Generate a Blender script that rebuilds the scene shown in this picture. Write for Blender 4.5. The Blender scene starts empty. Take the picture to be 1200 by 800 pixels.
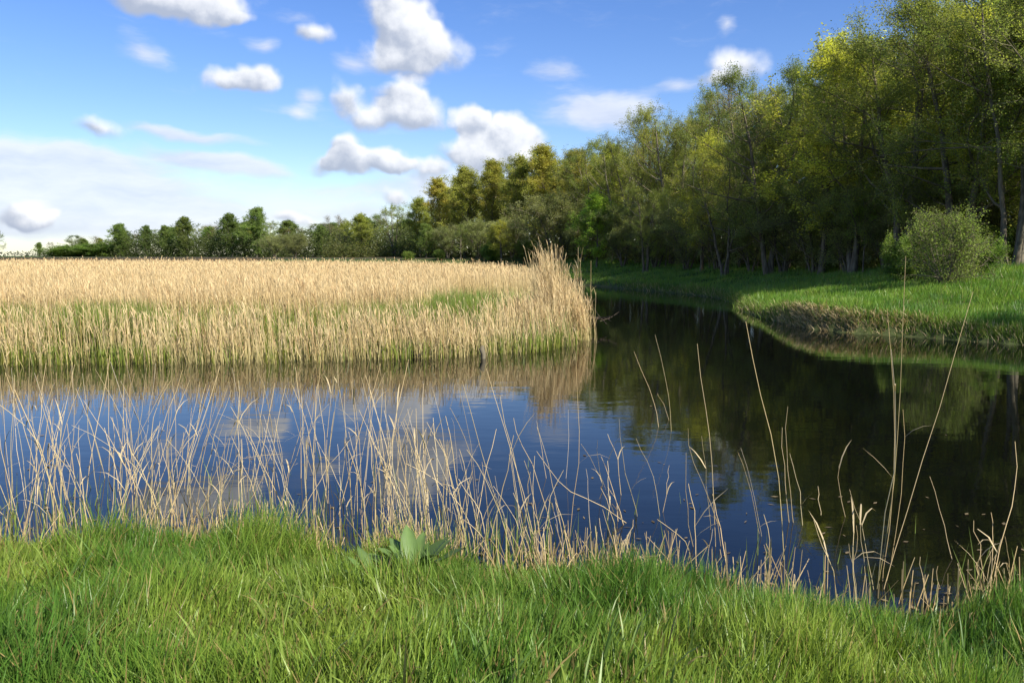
import bpy, math, random
import numpy as np

SEED = 7
rng = np.random.default_rng(SEED)
random.seed(SEED)
R = math.radians
scene = bpy.context.scene
COL = scene.collection

# ------------------------------------------------------------------ camera
F_PX = 979.0                      # focal length in pixels of the 1200x800 photograph
CAM_Z = 2.4
PITCH = math.atan(100.0 / F_PX)   # horizon 100 px above the middle
cam_d = bpy.data.cameras.new("camera")
cam = bpy.data.objects.new("camera", cam_d)
COL.objects.link(cam)
cam.location = (0, 0, CAM_Z)
cam.rotation_euler = (math.pi / 2 - PITCH, 0, 0)
cam_d.sensor_width = 36.0
cam_d.lens = 36.0 * F_PX / 1200.0
cam_d.clip_start = 0.05
cam_d.clip_end = 5000
scene.camera = cam
cy = scene.cycles
cy.max_bounces = 5; cy.diffuse_bounces = 2; cy.glossy_bounces = 2; cy.transmission_bounces = 3; cy.transparent_max_bounces = 4
cy.caustics_reflective = False; cy.caustics_refractive = False

# ------------------------------------------------------------------ light
SUN_AZ = R(134)                   # clockwise from the view direction (+Y): from the right, a little behind
SUN_EL = R(39)
scene.view_settings.view_transform = 'Standard'
scene.view_settings.look = 'None'
scene.view_settings.exposure = 0.86
scene.view_settings.gamma = 1.0
scene.view_settings.use_curve_mapping = False

sun_d = bpy.data.lights.new("sun", 'SUN')
sun_d.energy = 5.0
sun_d.angle = R(0.53)
sun_d.color = (1.0, 0.93, 0.82)
sun = bpy.data.objects.new("sun", sun_d)
COL.objects.link(sun)
sun_dir = (math.sin(SUN_AZ) * math.cos(SUN_EL), math.cos(SUN_AZ) * math.cos(SUN_EL), math.sin(SUN_EL))
from mathutils import Vector
sun.rotation_euler = Vector(sun_dir).to_track_quat('Z', 'Y').to_euler()
sun.location = (30, -10, 40)


def pix_dir(px, py):
    """unit direction of a pixel of the 1200x800 photograph"""
    x = (px - 600.0) / F_PX
    y = -(py - 400.0) / F_PX
    d = np.array([x, math.cos(PITCH) + y * math.sin(PITCH), -math.sin(PITCH) + y * math.cos(PITCH)])
    return d / np.linalg.norm(d)


def pix_on_z(px, py, z):
    d = pix_dir(px, py)
    t = (z - CAM_Z) / d[2]
    return np.array([0, 0, CAM_Z]) + d * t


def pix_at_depth(px, py, depth):
    d = pix_dir(px, py)
    return np.array([0, 0, CAM_Z]) + d * (depth / d[1])


# ------------------------------------------------------------------ world: sky with clouds
world = bpy.data.worlds.new("World")
scene.world = world
world.use_nodes = True
nt = world.node_tree
nt.nodes.clear()
N, L = nt.nodes, nt.links


def nd(t, **k):
    n = N.new(t)
    for a, b in k.items():
        setattr(n, a, b)
    return n


def put(sock, v):
    if isinstance(v, bpy.types.NodeSocket):
        L.new(v, sock)
    else:
        sock.default_value = v


def M(op, a, b=None, c=None, clamp=False):
    n = nd('ShaderNodeMath', operation=op, use_clamp=clamp)
    put(n.inputs[0], a)
    if b is not None:
        put(n.inputs[1], b)
    if c is not None:
        put(n.inputs[2], c)
    return n.outputs[0]


def VM(op, a, b=None, out=0):
    n = nd('ShaderNodeVectorMath', operation=op)
    put(n.inputs[0], a)
    if b is not None:
        put(n.inputs[1], b)
    return n.outputs['Value'] if op in ('LENGTH', 'DOT_PRODUCT') else n.outputs[0]


def smooth(v, lo, hi):
    n = nd('ShaderNodeMapRange', interpolation_type='SMOOTHSTEP')
    put(n.inputs[0], v)
    n.inputs[1].default_value, n.inputs[2].default_value = lo, hi
    return n.outputs[0]


def mixc(f, a, b):
    n = nd('ShaderNodeMix', data_type='RGBA')
    put(n.inputs['Factor'], f)
    put(n.inputs[6], a)
    put(n.inputs[7], b)
    return n.outputs[2]


out = nd('ShaderNodeOutputWorld')
bg = nd('ShaderNodeBackground')
bg.inputs['Strength'].default_value = 0.1
L.new(bg.outputs[0], out.inputs[0])
sky = nd('ShaderNodeTexSky', sky_type='NISHITA', sun_disc=False)
sky.sun_elevation = SUN_EL
sky.sun_rotation = SUN_AZ
sky.air_density = 1.0
sky.dust_density = 0.3
sky.ozone_density = 3.0
hs = nd('ShaderNodeHueSaturation')
hs.inputs['Saturation'].default_value = 1.24
hs.inputs['Hue'].default_value = 0.512
hs.inputs['Value'].default_value = 0.93
L.new(sky.outputs[0], hs.inputs['Color'])

tc = nd('ShaderNodeTexCoord')
sep = nd('ShaderNodeSeparateXYZ')
L.new(tc.outputs['Generated'], sep.inputs[0])
az = M('ARCTAN2', sep.outputs[0], sep.outputs[1])
el = M('ARCSINE', sep.outputs[2])
uv = nd('ShaderNodeCombineXYZ')
L.new(az, uv.inputs[0]); L.new(el, uv.inputs[1])


def noise(vec, scale, detail, rough=0.55, off=(0, 0, 0), col=False):
    m = VM('ADD', vec, off)
    n = nd('ShaderNodeTexNoise')
    L.new(m, n.inputs['Vector'])
    n.inputs['Scale'].default_value = scale
    n.inputs['Detail'].default_value = detail
    n.inputs['Roughness'].default_value = rough
    return n.outputs['Color'] if col else n.outputs['Fac']


warp = noise(uv.outputs[0], 14.0, 3, col=True)
warp = VM('MULTIPLY', VM('SUBTRACT', warp, (0.5, 0.5, 0.5)), (0.075, 0.05, 0.0))
wuv = VM('ADD', uv.outputs[0], warp)
fb = noise(uv.outputs[0], 24.0, 6, 0.55)
fb2 = noise(uv.outputs[0], 24.0, 5, 0.52, off=(0.012, 0.014, 0))
relief = M('SUBTRACT', fb, fb2)


def px_uv(px, py):
    d = pix_dir(px, py)
    return math.atan2(d[0], d[1]), math.asin(d[2])


def blobs(items, vec):
    """sum of soft blobs and the mean height inside them: items = (px, py, rx, ry, weight[, tilt])"""
    S = None
    H = None
    for it in items:
        px, py, rx, ry, w = it[:5]
        tilt = it[5] if len(it) > 5 else 0.0
        u, v = px_uv(px, py)
        m = nd('ShaderNodeMapping', vector_type='TEXTURE')
        L.new(vec, m.inputs[0])
        m.inputs['Location'].default_value = (u, v, 0)
        m.inputs['Rotation'].default_value = (0, 0, R(tilt))
        m.inputs['Scale'].default_value = (rx * 1.06 / F_PX, ry * 1.06 / F_PX, 1)
        ln = VM('LENGTH', m.outputs[0])
        b = M('MULTIPLY', M('MAXIMUM', M('SUBTRACT', 1.35, ln), 0.0), w)
        h = M('MULTIPLY', b, VM('DOT_PRODUCT', m.outputs[0], (0.35, 0.8, 0)))
        S = b if S is None else M('ADD', S, b)
        H = h if H is None else M('ADD', H, h)
    return S, M('DIVIDE', H, M('MAXIMUM', S, 0.05))


CUMULUS = [
    (470, 12, 34, 26, 1.1), (497, 58, 40, 26, 1.2), (482, 34, 34, 26, 1.0), (442, 60, 30, 16, .7),
    (470, 105, 34, 17, 1.0), (492, 128, 36, 20, 1.0), (450, 132, 40, 16, .95), (405, 110, 17, 16, .8),
    (412, 174, 20, 17, 1.1), (440, 190, 38, 15, 1.2), (402, 192, 28, 13, 1.0), (462, 196, 18, 10, .9),
    (549, 142, 14, 18, 1.2), (575, 166, 32, 22, 1.1), (606, 158, 26, 20, 1.1), (545, 182, 36, 18, .9), (590, 185, 50, 18, .9),
    (499, 202, 18, 13, .9), (462, 231, 16, 10, .8),
    (215, -8, 64, 22, .95), (255, 2, 34, 16, .8), (165, -6, 40, 14, .7), (285, 14, 18, 8, .5),
    (282, 90, 34, 15, .75), (302, 88, 20, 16, .6), (262, 88, 16, 12, .6), (366, 41, 20, 12, .75),
    (115, 156, 26, 11, .7), (26, 248, 22, 12, 1.1), (40, 258, 16, 9, .9), (348, 258, 26, 9, .9),
    (865, 74, 30, 18, .8), (838, 92, 26, 10, .7),
]
SOFT = [
    (690, 124, 62, 22, .8), (720, 132, 40, 20, .9), (652, 80, 32, 10, .8), (790, 102, 34, 8, .8), (852, 32, 12, 9, .8),
    (165, 58, 30, 14, .85, -25), (313, 53, 18, 9, .9), (360, 111, 16, 9, .9), (348, 130, 16, 10, .7), (410, 75, 22, 12, .9), (345, 20, 26, 8, .6),
    (215, 157, 62, 7, 1.3, -5), (262, 190, 75, 10, 1.5, -8), (100, 184, 120, 12, .8), (60, 202, 130, 20, .85), (180, 228, 190, 26, .75),
    (60, 250, 190, 36, .75), (250, 262, 220, 22, .7), (380, 222, 60, 10, .45), (470, 215, 50, 16, .6), (420, 248, 60, 14, .7),
    (540, 230, 120, 24, .7), (-40, 225, 120, 50, .9), (560, 210, 60, 24, .7),
    (760, 250, 200, 25, .6), (1050, 230, 220, 40, .6),
]
S1, H1 = blobs(CUMULUS, wuv)
S2, H2 = blobs(SOFT, VM('ADD', uv.outputs[0], VM('MULTIPLY', warp, (0.7, 0.45, 0))))

# the sky outside the picture carries the same kind of scattered cumulus
gen = noise(VM('MULTIPLY', uv.outputs[0], (1.0, 1.7, 1.0)), 5.5, 6, 0.55, off=(3.1, 1.7, 0.4))
outside = M('MAXIMUM', smooth(M('ABSOLUTE', az), 0.72, 0.95), smooth(el, 0.40, 0.52))
outside = M('MULTIPLY', outside, smooth(el, -0.02, 0.04))
gdens = M('MULTIPLY', M('SUBTRACT', gen, 0.56), 3.0)

d1 = M('ADD', M('SUBTRACT', S1, 0.42), M('MULTIPLY', M('SUBTRACT', fb, 0.5), 1.0))
a1 = M('MULTIPLY', smooth(d1, -0.28, 0.50), 0.96)
a_g = M('MULTIPLY', smooth(gdens, 0.0, 0.3), outside)
a1 = M('MAXIMUM', a1, a_g)
streak = noise(VM('MULTIPLY', VM('ADD', uv.outputs[0], VM('MULTIPLY', warp, (0.5, 0.5, 0))), (1.0, 4.2, 1.0)), 9.0, 6, 0.6, off=(0.3, 2.2, 0.7))
d2 = M('ADD', M('SUBTRACT', S2, 0.46), M('MULTIPLY', M('SUBTRACT', streak, 0.5), 1.9))
a2 = M('MULTIPLY', smooth(d2, -0.35, 0.95), 0.84)

lit = M('ADD', M('MULTIPLY', H1, 0.85), M('MULTIPLY', relief, 1.5))
lit = smooth(M('ADD', lit, 0.58), 0.0, 1.0)
c1 = mixc(lit, (2.6, 2.95, 3.7, 1), (5.8, 5.9, 6.1, 1))
c2 = mixc(smooth(M('ADD', M('MULTIPLY', M('SUBTRACT', streak, 0.5), 1.6), M('MULTIPLY', H2, 0.3)), -0.6, 0.5), (3.4, 3.85, 4.95, 1), (5.2, 5.4, 5.9, 1))
tintn = nd('ShaderNodeMix', data_type='RGBA', blend_type='MULTIPLY')
tintn.inputs['Factor'].default_value = 1
L.new(hs.outputs[0], tintn.inputs[6]); tintn.inputs[7].default_value = (0.97, 0.95, 1.02, 1)
skyc = mixc(a2, tintn.outputs[2], c2)
skyc = mixc(a1, skyc, c1)
L.new(skyc, bg.inputs['Color'])
world.cycles.sampling_method = 'MANUAL'
world.cycles.sample_map_resolution = 512

# ------------------------------------------------------------------ helpers


def tag(o, label=None, cat=None, group=None, kind=None):
    if label: o['label'] = label
    if cat: o['category'] = cat
    if group: o['group'] = group
    if kind: o['kind'] = kind
    return o


def mesh_np(name, V, faces, mat=None, col=None, smooth_shade=False):
    """faces: list of int arrays (n,3) or (n,4)"""
    me = bpy.data.meshes.new(name)
    V = np.asarray(V, dtype=np.float32)
    faces = [np.asarray(f, dtype=np.int32) for f in faces if len(f)]
    nl = sum(f.size for f in faces)
    npoly = sum(len(f) for f in faces)
    me.vertices.add(len(V))
    me.vertices.foreach_set('co', V.ravel())
    me.loops.add(nl)
    me.polygons.add(npoly)
    me.loops.foreach_set('vertex_index', np.concatenate([f.ravel() for f in faces]))
    tot = np.concatenate([np.full(len(f), f.shape[1], dtype=np.int32) for f in faces])
    start = np.concatenate([[0], np.cumsum(tot)[:-1]]).astype(np.int32)
    me.polygons.foreach_set('loop_start', start)
    if smooth_shade:
        me.polygons.foreach_set('use_smooth', np.ones(npoly, dtype=bool))
    if col is not None:
        a = me.color_attributes.new('Col', 'FLOAT_COLOR', 'POINT')
        c = np.ones((len(V), 4), dtype=np.float32)
        c[:, :3] = col
        a.data.foreach_set('color', c.ravel())
    me.update(calc_edges=True)
    if mat: me.materials.append(mat)
    return me


def obj(name, me, parent=None, loc=None, rz=None, sc=None):
    o = bpy.data.objects.new(name, me)
    COL.objects.link(o)
    if parent is not None: o.parent = parent
    if loc is not None: o.location = loc
    if rz is not None: o.rotation_euler = (0, 0, rz)
    if sc is not None: o.scale = (sc, sc, sc) if np.isscalar(sc) else sc
    return o


class Acc:
    """collects vertices, faces and colours of one mesh"""
    def __init__(s):
        s.v, s.q, s.t, s.c, s.n = [], [], [], [], 0

    def add(s, V, quads=None, tris=None, col=None):
        V = np.asarray(V, dtype=np.float32)
        if quads is not None and len(quads): s.q.append(np.asarray(quads) + s.n)
        if tris is not None and len(tris): s.t.append(np.asarray(tris) + s.n)
        s.v.append(V)
        c = np.ones((len(V), 3), np.float32)
        if col is not None: c[:] = col
        s.c.append(c)
        s.n += len(V)

    def mesh(s, name, mat, smooth_shade=False):
        f = []
        if s.q: f.append(np.concatenate(s.q))
        if s.t: f.append(np.concatenate(s.t))
        return mesh_np(name, np.concatenate(s.v), f, mat, np.concatenate(s.c), smooth_shade)

    def tube(s, pts, rad, sides=6, col=(1, 1, 1), cap=False):
        pts = np.asarray(pts, float)
        n = len(pts)
        rad = np.broadcast_to(np.asarray(rad, float), (n,))
        tan = np.gradient(pts, axis=0)
        tan /= np.linalg.norm(tan, axis=1)[:, None] + 1e-9
        ref = np.array([0.31, 0.95, 0.05]) if abs(tan[:, 2]).mean() > 0.6 else np.array([0.05, 0.1, 1.0])
        a = np.cross(tan, ref); a /= np.linalg.norm(a, axis=1)[:, None] + 1e-9
        b = np.cross(tan, a)
        th = np.arange(sides) / sides * 2 * math.pi
        ring = pts[:, None, :] + rad[:, None, None] * (np.cos(th)[None, :, None] * a[:, None, :] + np.sin(th)[None, :, None] * b[:, None, :])
        i = np.arange(n - 1)[:, None] * sides
        j = np.arange(sides)[None, :]
        k = (np.arange(sides)[None, :] + 1) % sides
        q = np.stack([i + j, i + k, i + sides + k, i + sides + j], -1).reshape(-1, 4)
        t = None
        if cap and sides > 3:
            t = np.array([[(n - 1) * sides, (n - 1) * sides + m, (n - 1) * sides + m + 1] for m in range(1, sides - 1)])
        s.add(ring.reshape(-1, 3), q, t, col)


def ribbons(base, azim, h, lean, curl, w, face, prof, cb, ct):
    """vectorised bent blades; prof = width factor per level (last 0 -> point)"""
    n = len(base)
    K = len(prof)
    pos = [np.asarray(base, float)]
    for k in range(1, K):
        t = (k - 0.5) / (K - 1)
        th = lean + curl * t
        st = (h / (K - 1))[:, None] * np.stack([np.sin(th) * np.cos(azim), np.sin(th) * np.sin(azim), np.cos(th)], 1)
        pos.append(pos[-1] + st)
    wd = np.stack([np.cos(face), np.sin(face), np.zeros(n)], 1) * (w * 0.5)[:, None]
    verts, cols = [], []
    tip = prof[-1] == 0
    for k in range(K):
        f = k / (K - 1)
        c = cb * (1 - f) + ct * f
        if k == K - 1 and tip:
            verts.append(pos[k]); cols.append(c)
        else:
            verts += [pos[k] - wd * prof[k], pos[k] + wd * prof[k]]; cols += [c, c]
    nv = len(verts)
    V = np.stack(verts, 1).reshape(-1, 3)
    C = np.stack(cols, 1).reshape(-1, 3)
    o = np.arange(n)[:, None] * nv
    Q, T = [], None
    last = K - 2 if tip else K - 1
    for k in range(last):
        Q.append(o + np.array([2 * k, 2 * k + 1, 2 * k + 3, 2 * k + 2]))
    Q = np.concatenate(Q) if Q else None
    if tip:
        T = o + np.array([2 * (K - 2), 2 * (K - 2) + 1, 2 * (K - 1)])
    return V, Q, T, C


_perm = np.random.default_rng(3).random((256, 256))


def vnoise(x, y):
    xi, yi = np.floor(x).astype(int), np.floor(y).astype(int)
    fx, fy = x - xi, y - yi
    fx, fy = fx * fx * (3 - 2 * fx), fy * fy * (3 - 2 * fy)
    g = lambda a, b: _perm[a % 256, b % 256]
    return (g(xi, yi) * (1 - fx) + g(xi + 1, yi) * fx) * (1 - fy) + (g(xi, yi + 1) * (1 - fx) + g(xi + 1, yi + 1) * fx) * fy


def fbm(x, y, o=3):
    r = 0; a = 0.5; t = 0
    for k in range(o):
        r = r + a * vnoise(x * 2 ** k + 17.3 * k, y * 2 ** k + 5.1 * k); t += a; a *= 0.5
    return r / t


def sstep(a, b, x):
    t = np.clip((x - a) / (b - a), 0, 1)
    return t * t * (3 - 2 * t)


# ------------------------------------------------------------------ materials
def mat_new(name):
    m = bpy.data.materials.new(name)
    m.use_nodes = True
    m.node_tree.nodes.clear()
    return m, m.node_tree


def foliage_mat(name, trans=0.35, rough=0.55, spec=0.25, tint=(1, 1, 1), objvar=0.0, trans_tint=(1.0, 1.05, 0.6)):
    m, t = mat_new(name)
    n, l = t.nodes, t.links
    o = n.new('ShaderNodeOutputMaterial')
    at = n.new('ShaderNodeAttribute'); at.attribute_name = 'Col'
    mul = n.new('ShaderNodeMix'); mul.data_type = 'RGBA'; mul.blend_type = 'MULTIPLY'
    mul.inputs['Factor'].default_value = 1
    l.new(at.outputs['Color'], mul.inputs[6]); mul.inputs[7].default_value = (*tint, 1)
    c = mul.outputs[2]
    if objvar:
        oi = n.new('ShaderNodeObjectInfo')
        h = n.new('ShaderNodeHueSaturation')
        mr = n.new('ShaderNodeMapRange')
        l.new(oi.outputs['Random'], mr.inputs[0])
        mr.inputs[3].default_value = 0.5 - 0.02 * objvar; mr.inputs[4].default_value = 0.5 + 0.02 * objvar
        l.new(mr.outputs[0], h.inputs['Hue'])
        mv = n.new('ShaderNodeMath'); mv.operation = 'MULTIPLY'; mv.inputs[1].default_value = 7.31
        l.new(oi.outputs['Random'], mv.inputs[0])
        fr = n.new('ShaderNodeMath'); fr.operation = 'FRACT'; l.new(mv.outputs[0], fr.inputs[0])
        mr2 = n.new('ShaderNodeMapRange'); l.new(fr.outputs[0], mr2.inputs[0])
        mr2.inputs[3].default_value = 1 - 0.3 * objvar; mr2.inputs[4].default_value = 1 + 0.3 * objvar
        l.new(mr2.outputs[0], h.inputs['Value'])
        l.new(c, h.inputs['Color']); c = h.outputs[0]
    p = n.new('ShaderNodeBsdfPrincipled')
    p.inputs['Roughness'].default_value = rough
    p.inputs['Specular IOR Level'].default_value = spec
    l.new(c, p.inputs['Base Color'])
    tr = n.new('ShaderNodeBsdfTranslucent')
    tm = n.new('ShaderNodeMix'); tm.data_type = 'RGBA'; tm.blend_type = 'MULTIPLY'; tm.inputs['Factor'].default_value = 1
    l.new(c, tm.inputs[6]); tm.inputs[7].default_value = (*trans_tint, 1)
    l.new(tm.outputs[2], tr.inputs['Color'])
    mx = n.new('ShaderNodeMixShader'); mx.inputs[0].default_value = trans
    l.new(p.outputs[0], mx.inputs[1]); l.new(tr.outputs[0], mx.inputs[2])
    l.new(mx.outputs[0], o.inputs[0])
    return m


def bark_mat(name, c1, c2, scale=6.0):
    m, t = mat_new(name)
    n, l = t.nodes, t.links
    o = n.new('ShaderNodeOutputMaterial')
    p = n.new('ShaderNodeBsdfPrincipled'); p.inputs['Roughness'].default_value = 0.9
    p.inputs['Specular IOR Level'].default_value = 0.15
    tcn = n.new('ShaderNodeTexCoord')
    mp = n.new('ShaderNodeMapping'); mp.inputs['Scale'].default_value = (scale, scale, scale * 0.25)
    l.new(tcn.outputs['Object'], mp.inputs[0])
    nz = n.new('ShaderNodeTexNoise'); nz.inputs['Scale'].default_value = 1.0; nz.inputs['Detail'].default_value = 5
    l.new(mp.outputs[0], nz.inputs['Vector'])
    cr = n.new('ShaderNodeValToRGB')
    cr.color_ramp.elements[0].position = 0.3; cr.color_ramp.elements[0].color = (*c1, 1)
    cr.color_ramp.elements[1].position = 0.7; cr.color_ramp.elements[1].color = (*c2, 1)
    l.new(nz.outputs['Fac'], cr.inputs[0]); l.new(cr.outputs[0], p.inputs['Base Color'])
    bp = n.new('ShaderNodeBump'); bp.inputs['Strength'].default_value = 0.6; bp.inputs['Distance'].default_value = 0.03
    l.new(nz.outputs['Fac'], bp.inputs['Height']); l.new(bp.outputs[0], p.inputs['Normal'])
    l.new(p.outputs[0], o.inputs[0])
    return m


def ground_mat():
    m, t = mat_new('soil')
    n, l = t.nodes, t.links
    o = n.new('ShaderNodeOutputMaterial')
    p = n.new('ShaderNodeBsdfPrincipled'); p.inputs['Roughness'].default_value = 0.95
    p.inputs['Specular IOR Level'].default_value = 0.1
    at = n.new('ShaderNodeAttribute'); at.attribute_name = 'Col'
    tcn = n.new('ShaderNodeTexCoord')
    nz = n.new('ShaderNodeTexNoise'); nz.inputs['Scale'].default_value = 3.0; nz.inputs['Detail'].default_value = 8
    l.new(tcn.outputs['Object'], nz.inputs['Vector'])
    mr = n.new('ShaderNodeMapRange'); mr.inputs[3].default_value = 0.45; mr.inputs[4].default_value = 1.5
    l.new(nz.outputs['Fac'], mr.inputs[0])
    mu = n.new('ShaderNodeMix'); mu.data_type = 'RGBA'; mu.blend_type = 'MULTIPLY'; mu.inputs['Factor'].default_value = 1
    l.new(at.outputs['Color'], mu.inputs[6]); l.new(mr.outputs[0], mu.inputs[7])
    l.new(mu.outputs[2], p.inputs['Base Color'])
    bp = n.new('ShaderNodeBump'); bp.inputs['Distance'].default_value = 0.05
    l.new(nz.outputs['Fac'], bp.inputs['Height']); l.new(bp.outputs[0], p.inputs['Normal'])
    l.new(p.outputs[0], o.inputs[0])
    return m


def water_mat():
    m, t = mat_new('water')
    n, l = t.nodes, t.links
    o = n.new('ShaderNodeOutputMaterial')
    p = n.new('ShaderNodeBsdfPrincipled')
    p.inputs['Base Color'].default_value = (0.0025, 0.003, 0.0022, 1)
    p.inputs['Roughness'].default_value = 0.03
    p.inputs['IOR'].default_value = 1.333
    tcn = n.new('ShaderNodeTexCoord')
    mp = n.new('ShaderNodeMapping'); mp.inputs['Scale'].default_value = (0.55, 1.3, 1); mp.inputs['Rotation'].default_value = (0, 0, 0.25)
    l.new(tcn.outputs['Object'], mp.inputs[0])
    nz = n.new('ShaderNodeTexNoise'); nz.inputs['Scale'].default_value = 2.2; nz.inputs['Detail'].default_value = 3
    nz.inputs['Roughness'].default_value = 0.5
    l.new(mp.outputs[0], nz.inputs['Vector'])
    # calm and ruffled patches
    nz2 = n.new('ShaderNodeTexNoise'); nz2.inputs['Scale'].default_value = 0.12; nz2.inputs['Detail'].default_value = 2
    l.new(tcn.outputs['Object'], nz2.inputs['Vector'])
    mr = n.new('ShaderNodeMapRange'); mr.inputs[1].default_value = 0.35; mr.inputs[2].default_value = 0.7
    mr.inputs[3].default_value = 0.35; mr.inputs[4].default_value = 1.0
    l.new(nz2.outputs['Fac'], mr.inputs[0])
    mu = n.new('ShaderNodeMath'); mu.operation = 'MULTIPLY'
    l.new(nz.outputs['Fac'], mu.inputs[0]); l.new(mr.outputs[0], mu.inputs[1])
    bp = n.new('ShaderNodeBump'); bp.inputs['Strength'].default_value = 1.0; bp.inputs['Distance'].default_value = 0.0035
    l.new(mu.outputs[0], bp.inputs['Height']); l.new(bp.outputs[0], p.inputs['Normal'])
    l.new(p.outputs[0], o.inputs[0])
    return m


MAT_GROUND = ground_mat()
MAT_WATER = water_mat()
MAT_GRASS = foliage_mat('grass', 0.40, 0.42, 0.45)
MAT_REED = foliage_mat('dry_reed', 0.25, 0.6, 0.25, trans_tint=(1, 0.9, 0.6))
MAT_STEM = foliage_mat('reed_stem', 0.10, 0.5, 0.35, trans_tint=(1, 0.9, 0.6))
MAT_LEAF = foliage_mat('tree_leaf', 0.62, 0.55, 0.25, objvar=0.6)
MAT_DOCK = foliage_mat('dock_leaf', 0.25, 0.45, 0.4)
MAT_BARK = bark_mat('bark', (0.06, 0.05, 0.036), (0.21, 0.185, 0.13))
MAT_TWIG = bark_mat('twig', (0.09, 0.078, 0.05), (0.20, 0.175, 0.115), 2)
MAT_DEAD = bark_mat('dead_wood', (0.03, 0.022, 0.016), (0.09, 0.07, 0.05), 12)

# ------------------------------------------------------------------ terrain and water
NEAR = [(-80, 8.6), (-30, 7.6), (-12, 7.0), (-4.2, 6.55), (-2.6, 6.75), (-1.2, 6.35), (0, 6.1), (1.0, 5.9), (2.0, 5.45), (2.6, 5.25),
        (3.6, 5.5), (5, 5.2), (9, 4.8), (20, 3.5), (45, 0)]
RIGHT = [(45, -4), (34, 4), (26, 11), (20.5, 19.3), (13.7, 22.6), (12.0, 24.9), (10.7, 25.9), (9.95, 27.6), (9.8, 31), (10.1, 36), (11.2, 42), (11.9, 47),
         (11.4, 51), (9.8, 57), (8.2, 62), (6.6, 68), (3.0, 77), (-4, 88), (-16, 98)]
LEFT = [(-18, 92), (-6, 82), (0.5, 73), (2.8, 62), (3.4, 50), (3.2, 40), (2.2, 31), (2.25, 27), (2.05, 24.4), (1.45, 22.3), (0.3, 20.6),
        (-1.6, 19.6), (-4, 18.9), (-8, 18.4), (-16, 18.2), (-34, 18.0), (-80, 17.5)]
POLY = np.array(NEAR + RIGHT + LEFT, float)
CLS = np.array([0] * len(NEAR) + [1] * len(RIGHT) + [2] * len(LEFT))


def water_sd(X, Y):
    """distance outside the water (negative inside) and class of the nearest bank"""
    P = np.stack([X.ravel(), Y.ravel()], 1)
    best = np.full(len(P), 1e9); cls = np.zeros(len(P), int); inside = np.zeros(len(P), bool)
    n = len(POLY)
    for i in range(n):
        a, b = POLY[i], POLY[(i + 1) % n]
        ab = b - a
        t = np.clip(((P - a) @ ab) / (ab @ ab), 0, 1)
        d = np.linalg.norm(P - a - t[:, None] * ab, axis=1)
        u = d < best
        best[u] = d[u]
        cls[u] = np.where(t[u] < 0.5, CLS[i], CLS[(i + 1) % n])
        cond = (a[1] > P[:, 1]) != (b[1] > P[:, 1])
        with np.errstate(divide='ignore', invalid='ignore'):
            xi = a[0] + (P[:, 1] - a[1]) / (b[1] - a[1]) * ab[0]
        inside ^= cond & (P[:, 0] < xi)
    return np.where(inside, -best, best).reshape(X.shape), cls.reshape(X.shape)


def height(X, Y):
    X = np.asarray(X, float); Y = np.asarray(Y, float)
    s, c = water_sd(X, Y)
    wob = fbm(X * 0.7, Y * 0.7) - 0.5
    hn = 0.10 * sstep(0, 0.35, s) + 0.62 * sstep(0, 3.4, s) + 0.10 * wob * sstep(0.5, 2, s)
    edge = 0.30 + 0.35 * np.exp(-((X - 10.2) ** 2 + (Y - 28.5) ** 2) / 14.0) + 0.18 * (fbm(X * .5 + 9, Y * .5) - .5)
    hr = edge * sstep(-0.05, 0.4, s) + (2.15 - edge) * np.clip(s / 13.0, 0, 1) ** 0.85 + 0.22 * wob * sstep(0.6, 3, s) + 0.25 * (fbm(X * .15, Y * .15) - .5) * sstep(2, 8, s)
    hr = hr + 2.8 * sstep(26, 50, s) * sstep(-4, 22, X) * (1 - sstep(200, 320, Y))  # rise added behind the right wood to block bright sky between the trunks
    hl = -0.07 + 0.13 * sstep(1.2, 4, s) + 0.45 * sstep(40, 120, s)
    h = np.where(c == 0, hn, np.where(c == 1, hr, hl))
    hw = -0.03 - 0.9 * sstep(0, 2.5, -s)
    return np.where(s < 0, hw, h)


def h1(x, y):
    return float(height(np.array([x]), np.array([y]))[0])


xs = np.concatenate([np.linspace(-900, -60, 22)[:-1], np.linspace(-60, -24, 30)[:-1], np.arange(-24, 34, 0.36), np.linspace(34.2, 70, 26), np.linspace(100, 900, 18)])
ys = np.concatenate([np.linspace(-300, -10, 10)[:-1], np.arange(-10, 2, 1.0), np.arange(2, 9, 0.25), np.arange(9, 100, 0.5), np.linspace(101, 260, 50), np.linspace(280, 1500, 24)])
GX, GY = np.meshgrid(xs, ys)
GZ = height(GX, GY)
sd, cl = water_sd(GX, GY)
nx, ny = len(xs), len(ys)
idx = np.arange(nx * ny).reshape(ny, nx)
Q = np.stack([idx[:-1, :-1], idx[:-1, 1:], idx[1:, 1:], idx[1:, :-1]], -1).reshape(-1, 4)
green = np.array([0.045, 0.075, 0.018]); mud = np.array([0.055, 0.05, 0.028]); straw = np.array([0.17, 0.125, 0.06]); litter = np.array([0.06, 0.048, 0.028])
gc = np.where((cl == 2)[..., None], straw, green)
wood_f = sstep(11, 14, sd) * (cl == 1)
gc = gc * (1 - wood_f[..., None]) + litter * wood_f[..., None]
ef = 1 - sstep(0.15, 0.6, sd)
edge_c = np.where((cl == 1)[..., None], np.array([0.07, 0.085, 0.03]), mud)
gc = gc * (1 - ef[..., None]) + edge_c * ef[..., None]
far = sstep(130, 200, GY)[..., None]
gc = gc * (1 - far) + np.array([0.05, 0.09, 0.02]) * far
g = obj('ground', mesh_np('ground', np.stack([GX, GY, GZ], -1).reshape(-1, 3), [Q], MAT_GROUND, gc.reshape(-1, 3), True))
tag(g, 'low grassy banks and reed bed soil around the water', 'ground', kind='structure')
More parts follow.
